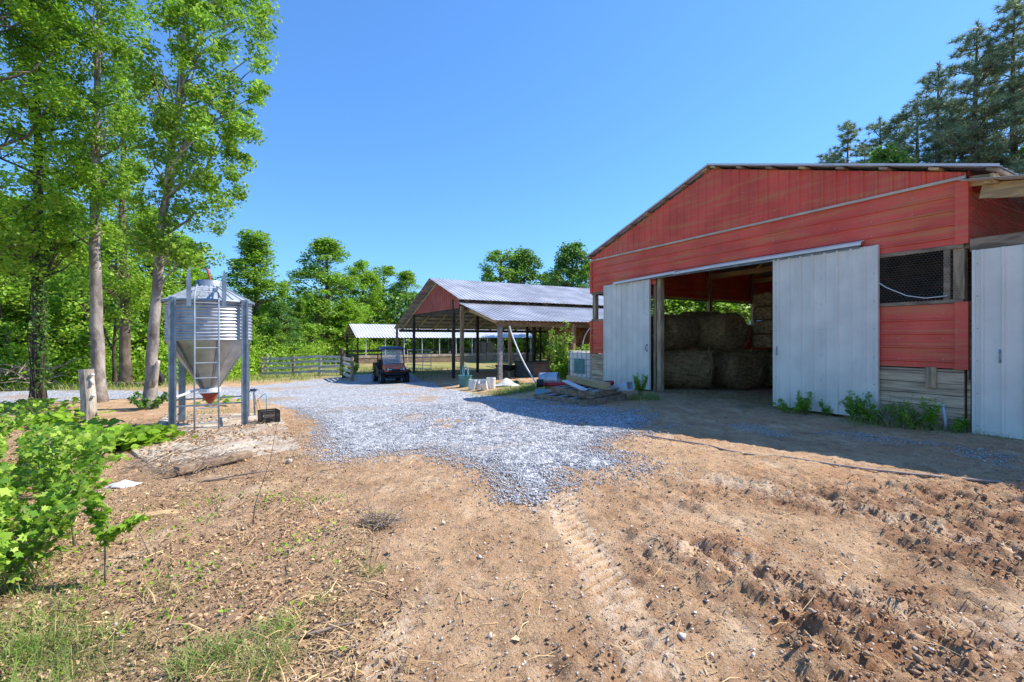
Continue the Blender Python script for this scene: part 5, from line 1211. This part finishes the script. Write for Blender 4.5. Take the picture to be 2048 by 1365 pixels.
def cage(m):
    for s_ in (-1, 1):
        m.tube([(.68,s_*.60,.9),(.62,s_*.60,1.0),(.40,s_*.57,1.82),(-.5,s_*.57,1.84),(-.58,s_*.60,.7)], .028, 8)
    m.tube([(.40,-.57,1.82),(.40,.57,1.82)], .028, 8); m.tube([(-.5,-.57,1.84),(-.5,.57,1.84)], .028, 8); m.tube([(-.55,-.58,1.2),(-.55,.58,1.2)], .02, 8); m.tube([(.66,-.6,1.02),(.66,.6,1.02)], .03, 8)
U('roll_cage', M['black'], cage)
def canopy(m):
    n = 9; b = 0
    for i in range(n):
        for j in range(n):
            u, v = i/(n-1)*2-1, j/(n-1)*2-1; m.v.append((-.03+u*.66, v*.68, 1.97-.07*u*u-.09*v**4-.04*u**4))
    for i in range(n):
        for j in range(n):
            u, v = i/(n-1)*2-1, j/(n-1)*2-1; m.v.append((-.03+u*.64, v*.66, 1.85-.02*u*u))
    q = n*n
    for i in range(n-1):
        for j in range(n-1):
            a = i*n+j; m.f.append((a, a+n, a+n+1, a+1)); m.f.append((q+a, q+a+1, q+a+n+1, q+a+n))
    ed = [i*n for i in range(n)]+[(n-1)*n+j for j in range(1,n)]+[(n-1-i)*n+n-1 for i in range(1,n)]+[n-1-j for j in range(1,n)]
    for k in range(len(ed)-1): m.f.append((ed[k], q+ed[k], q+ed[k+1], ed[k+1]))
U('canopy', M['blueblack'], canopy, smooth=True)
U('windshield', M['glass'], lambda m: m.extr([(.66,1.03),(.68,1.03),(.43,1.80),(.41,1.80)], -.54, .54))
U('cargo_bed', M['black'], lambda m: (m.bx(-1.5,-.62,-.68,.68,.70,.75), m.bx(-1.5,-.62,-.70,-.66,.70,1.03), m.bx(-1.5,-.62,.66,.70,.70,1.03), m.bx(-.66,-.62,-.66,.66,.75,1.03), m.bx(-1.52,-1.48,-.66,.66,.75,1.03)), bevel=.01)

# ------------------------------------------------------------------ odds and ends by the shed corner
def bucket(label, px, d, tilt=(0,0), h=.36, m='white', group='white buckets by the shed corner', s=1, cat='bucket', rzz=0):
    b = gp(px, d); t = thing('bucket', label, cat, b, rzz, group)
    t.rotation_euler = (tilt[0], tilt[1], rzz); t.scale = (s, s, s)
    mb = MB(); mb.lathe([(0,.0),(.125,.0),(.15,h-.05),(.158,h-.05),(.158,h-.03),(.15,h-.03),(.152,h),(.142,h),(.118,.015),(0,.015)], 20); mb.build('bucket_body', M[m], t, smooth=False)
    mb = MB(); mb.tube([(-.155,0,h-.04)]+[(math.cos(a)*.155, -math.sin(a)*.12, h-.04-math.sin(a)*.10) for a in np.linspace(math.pi, 0, 8)[1:-1]]+[(.155,0,h-.04)], .004, 5); mb.build('bail_handle', M['mesh'], t); return t
bucket('leftmost white bucket of the row before the shed corner post', 944, 17.0, (.0,.12)); bucket('small white bucket second from the left in the row', 957, 17.1, (.05,-.05), s=.9)
bucket('leaning white bucket third in the row by the corner post', 970, 16.6, (.5,-.25)); bucket('upright white bucket nearest the shed corner post', 983, 16.8, (.0,-.06), s=1.1)
b = gp(1012, 17.4); 
mb = MB(); n_ = 14; XX, YY = np.meshgrid(np.linspace(-.5,.5,n_), np.linspace(-.25,.25,n_)); ZZ = .02+.35*fbm(XX*4+3, YY*5, 8, 3)*sst(.55,.1,np.hypot(XX, YY*2))
for p_ in zip(XX.ravel(), YY.ravel(), ZZ.ravel()): mb.v.append(tuple(map(float, p_)))
mb.f = [tuple(map(int, q)) for q in gridfaces(n_, n_)]; o = mb.build('feed_bag', M['white'], smooth=True, solid=.01); o.location = b; tag(o, 'crumpled white feed bag right of the shed corner post', 'bag')
bucket('pale bucket lying on its side in the bags heap', 1030, 18.2, (1.4,.9), s=.9)
tb = gp(930, 18.6); t = thing('tub', 'teal plastic tub with hose loops by the shed post', 'tub', tb)
mb = MB(); mb.lathe([(0,0),(.22,0),(.27,.42),(.29,.42),(.29,.45),(.255,.45),(.2,.02),(0,.02)], 24); mb.build('tub_body', M['teal'], t)
mb = MB(); mb.tube([(.0+.1*math.cos(a), .05, .62+.28*math.sin(a)) for a in np.linspace(0,2*math.pi,18)], .016, 6); mb.tube([(.05+.09*math.cos(a), .0, .55+.26*math.sin(a)) for a in np.linspace(0,2*math.pi,18)], .016, 6); mb.build('hose_loop', M['bluepipe'], t, smooth=True)
# galvanised can lying down
b = gp(1098, 15.9); t = thing('metal_can', 'dented galvanised trash can lying on its side behind the lumber pile', 'trash can', (b.x, b.y, b.z+.24), R(-20))
mb = MB(); pr = [(0,-.33),(.2,-.33),(.215,-.32)]+[(.215+.03*(k/12)+(.006 if k % 3 == 0 else 0), -.32+.64*k/12) for k in range(13)]+[(.255,.33),(.24,.33),(.22,.30),(.0,-.28)]
mb.lathe(pr, 28, axis='x'); mb.build('can_body', M['bin'], t, smooth=True)
mb = MB(); mb.tube([(-.05,.23,.05),(-.05,.3,.0),(.05,.3,.0),(.05,.23,.05)], .008, 6); mb.build('side_handle', M['mesh'], t)
mb = MB(); mb.lathe([(0,0),(.13,.0),(.14,.1),(.02,.14)], 12, (.62,-.1,-.2)); o = mb.build('dark_pot', M['black'], None); o.location = (b.x, b.y, b.z+.2); tag(o, 'small dark pot beside the mouth of the lying trash can', 'pot')
# wire cage tank
b = gp(1178, 17.3); t = thing('cage_tank', 'white plastic tank in a wire cage at the red barn corner', 'tank', b, AR+.25)
mb = MB(); mb.bx(-.48,.48,-.55,.55,.16,1.12); mb.build('tank', M['white'], t, bevel=.06)
mb = MB()
for z in (.2,.42,.64,.86,1.08):
    mb.tube([(-.5,-.57,z),(.5,-.57,z),(.5,.57,z),(-.5,.57,z),(-.5,-.57,z)], .010, 5)
for x in np.linspace(-.5,.5,6): mb.tube([(x,-.57,.15),(x,-.57,1.15),(x,.57,1.15),(x,.57,.15)], .010, 5)
for y in np.linspace(-.57,.57,6): mb.tube([(-.5,y,.15),(-.5,y,1.12)], .010, 5); mb.tube([(.5,y,.15),(.5,y,1.12)], .010, 5)
mb.build('cage', M['mesh'], t); mb = MB(); mb.bx(-.22,.22,-.59,-.583,.35,.88); mb.build('plate', M['teal'], t); mb = MB()
for x in (-.42,0,.42): mb.bx(x-.05,x+.05,-.55,.55,0,.14)
mb.build('pallet', M['wood'], t)
# arched plastic hoses
def hose(name, label, pts, r, m, cat='hose'):
    P = [Vector(p) for p in pts]; Q = []
    for i in range(len(P)-1):
        p0, p1, p2, p3 = P[max(i-1,0)], P[i], P[i+1], P[min(i+2,len(P)-1)]
        for k in range(8):
            t_ = k/8; Q.append(.5*((2*p1)+(p2-p0)*t_+(2*p0-5*p1+4*p2-p3)*t_*t_+(3*p1-p0-3*p2+p3)*t_**3))
    Q.append(P[-1]); o0 = Q[0].copy(); mb = MB(); mb.tube([q-o0 for q in Q], r, 8); o = mb.build(name, m, smooth=True); o.location = o0; return tag(o, label, cat)
def pz(px, py, d): return Vector(((px-CX)/FPX*d, d, zpx(py, d)))
hose('plastic_pipe', 'long white flexible pipe arching from the shed eave to the ground', [pz(1019,653,16.9), pz(1024,670,16.8), pz(1036,700,16.5), pz(1050,730,16.0), pz(1071,765,15.2)], .024, M['white'], 'pipe')
hose('plastic_pipe', 'thin grey pipe curving down beside the caged tank', [pz(1181,655,17.6), pz(1172,668,17.6), pz(1166,685,17.6), pz(1162,715,17.4)], .018, M['galvp'], 'pipe')
gh_ = [at(1286,873,.02), at(1350,884,.02), at(1410,893,.02), at(1480,910,.02), at(1560,917,.02), at(1680,935,.02), at(1800,950,.02), at(1930,963,.02), at(2060,976,.02), at(2200,1000,.02)]
hose('ground_hose', 'long brown hose lying across the dirt along the barn shadow', gh_, .012, M['hose'])
# ------------------------------------------------------------------ lumber pile
def board(name, label, a, b, w_, h, m, cat='board', bev=.006):
    a = Vector(a); b = Vector(b); d = b-a; mb = MB(); mb.beam((0,0,0), d, w_, h); o = mb.build(name, M[m], bevel=bev); o.location = a; return tag(o, label, cat)
def G_(px, py, dz): return at(px, py, dz)
board('plank', 'long thin weathered plank lowest in front of the lumber pile', G_(1056,801,.03), G_(1183,817,.03), .14, .035, 'woodg')
def frame(label, c4, h, m):
    t = thing('timber_frame', label, 'timber frame', c4[0]); c = [p-c4[0] for p in c4]
    for i in range(4):
        mb = MB(); a, b = c[i], c[(i+1) % 4]; e = (b-a).normalized()*.07
        if i % 2: mb.beam(a+e, b-e, .13, h)
        else: mb.beam(a-e, b+e, .13, h)
        mb.build('side_beam', M[m], t, bevel=.006)
    mb = MB(); 
    for f in (.25,.5,.75): mb.beam(c[0].lerp(c[1],f)+Vector((0,0,h*.55)), c[3].lerp(c[2],f)+Vector((0,0,h*.55)), .14, .022)
    mb.build('slat', M['woodg'], t)
g0 = float(T(1.4,13))
frame('dark timber frame flat on the ground at the bottom of the lumber pile', [G_(1074,800,.08), G_(1168,815,.08), G_(1246,800,.08), G_(1145,787,.08)], .14, 'wood')
frame('smaller dark timber frame stacked on the bottom frame', [G_(1108,798,.24), G_(1182,811,.24), G_(1236,799,.24), G_(1165,788,.24)], .15, 'wood')
board('red_pole', 'thick red pole lying across the back of the lumber pile', G_(1082,790,.30), G_(1228,792,.34), .13, .13, 'redpaint', 'pole', .05)
board('beam', 'heavy square yellow brown timber lying on top of the pile', G_(1139,788,.45), G_(1214,808,.42), .2, .16, 'woodn', 'beam')
board('plank', 'short pale grey plank leaning on the front of the pile', G_(1129,796,.46), G_(1168,814,.40), .15, .04, 'galvp')
board('plank', 'grey flat board sticking out right under the heavy timber', G_(1182,810,.32), G_(1240,800,.32), .18, .03, 'woodg')
b = G_(1243,800,.30); t = thing('metal_chute', 'pale blue grey metal chute with open square mouth at the right of the pile', 'chute', b, R(-20)); t.rotation_euler = (0, -.22, R(-48)); t.scale = (.8,.8,.8)
mb = MB(); A = [(-.5,-.10,-.05),(-.5,.10,-.05),(-.5,.10,.08),(-.5,-.10,.08)]; B = [(.0,-.17,-.10),(.0,.17,-.10),(.0,.17,.13),(.0,-.17,.13)]; C = [(.3,-.17,-.10),(.3,.17,-.10),(.3,.17,.13),(.3,-.17,.13)]
mb.v = A+B+C; mb.f = [(i, (i+1) % 4, 4+(i+1) % 4, 4+i) for i in range(4)]+[(4+i, 4+(i+1) % 4, 8+(i+1) % 4, 8+i) for i in range(4)]; mb.build('chute_body', M['galvp'], t, solid=.012)
mb = MB(); mb.bx(.29,.33,-.20,-.16,-.13,.16); mb.bx(.29,.33,.16,.20,-.13,.16); mb.bx(.29,.33,-.16,.16,-.13,-.09); mb.bx(.29,.33,-.16,.16,.12,.16); mb.build('mouth_flange', M['galvp'], t)
b = gp(1080, 13.6); t = thing('winch_base', 'small rusty motor base at the left end of the red pole', 'motor', (b.x, b.y, b.z+.03)); mb = MB(); mb.lathe([(0,-.1),(.11,-.1),(.12,-.08),(.12,.08),(.11,.1),(0,.1)], 16, (0,0,.33), 'x'); mb.build('motor_drum', M['black'], t); mb = MB(); mb.bx(-.12,.2,-.08,.08,0,.16); mb.build('blue_can', M['bluepipe'], t, bevel=.02); mb = MB(); mb.extr([(-.04,.16),(.14,.16),(.1,.42),(.02,.42)], -.05, .05); mb.build('bracket', M['woodn'], t)

# dark goods stored in the shed
b = world(SO, 6.4, 3.0, tz(SO,6.4,3)); t = thing('stock_tank', 'dark plum coloured storage bin inside the shed behind the corner post', 'bin', b, AR); mb = MB(); mb.bx(-.9,.9,-.5,.5,0,.7); mb.build('bin_body', M['corral'], t, bevel=.03)
mb = MB(); mb.bx(-.93,.93,-.53,.53,.7,.75); mb.build('bin_lid', M['woodd'], t)
b = world(SO, 5.2, 2.2, tz(SO,5.2,2.2)); t = thing('wheelbarrow', 'dark wheelbarrow parked between the shed posts', 'wheelbarrow', b, AR+.6)
mb = MB(); mb.v = [(-.35,-.28,.35),(.35,-.22,.35),(.35,.22,.35),(-.35,.28,.35),(-.45,-.36,.62),(.5,-.30,.6),(.5,.30,.6),(-.45,.36,.62)]; mb.f = [(0,1,2,3),(0,1,5,4),(1,2,6,5),(2,3,7,6),(3,0,4,7)]; mb.build('tray', M['black'], t, solid=.01)
mb = MB(); mb.lathe([(.1,-.04),(.18,-.04),(.2,0),(.18,.04),(.1,.04)], 18, (.6,0,.2), 'y'); mb.build('wheel', M['rubber'], t); mb = MB()
for s_ in (-1,1): mb.tube([(.6,s_*.06,.2),(.1,s_*.2,.33),(-1.0,s_*.3,.55)], .018, 6); mb.tube([(-.3,s_*.24,.4),(-.35,s_*.26,0)], .016, 6)
mb.build('frame', M['wood'], t)
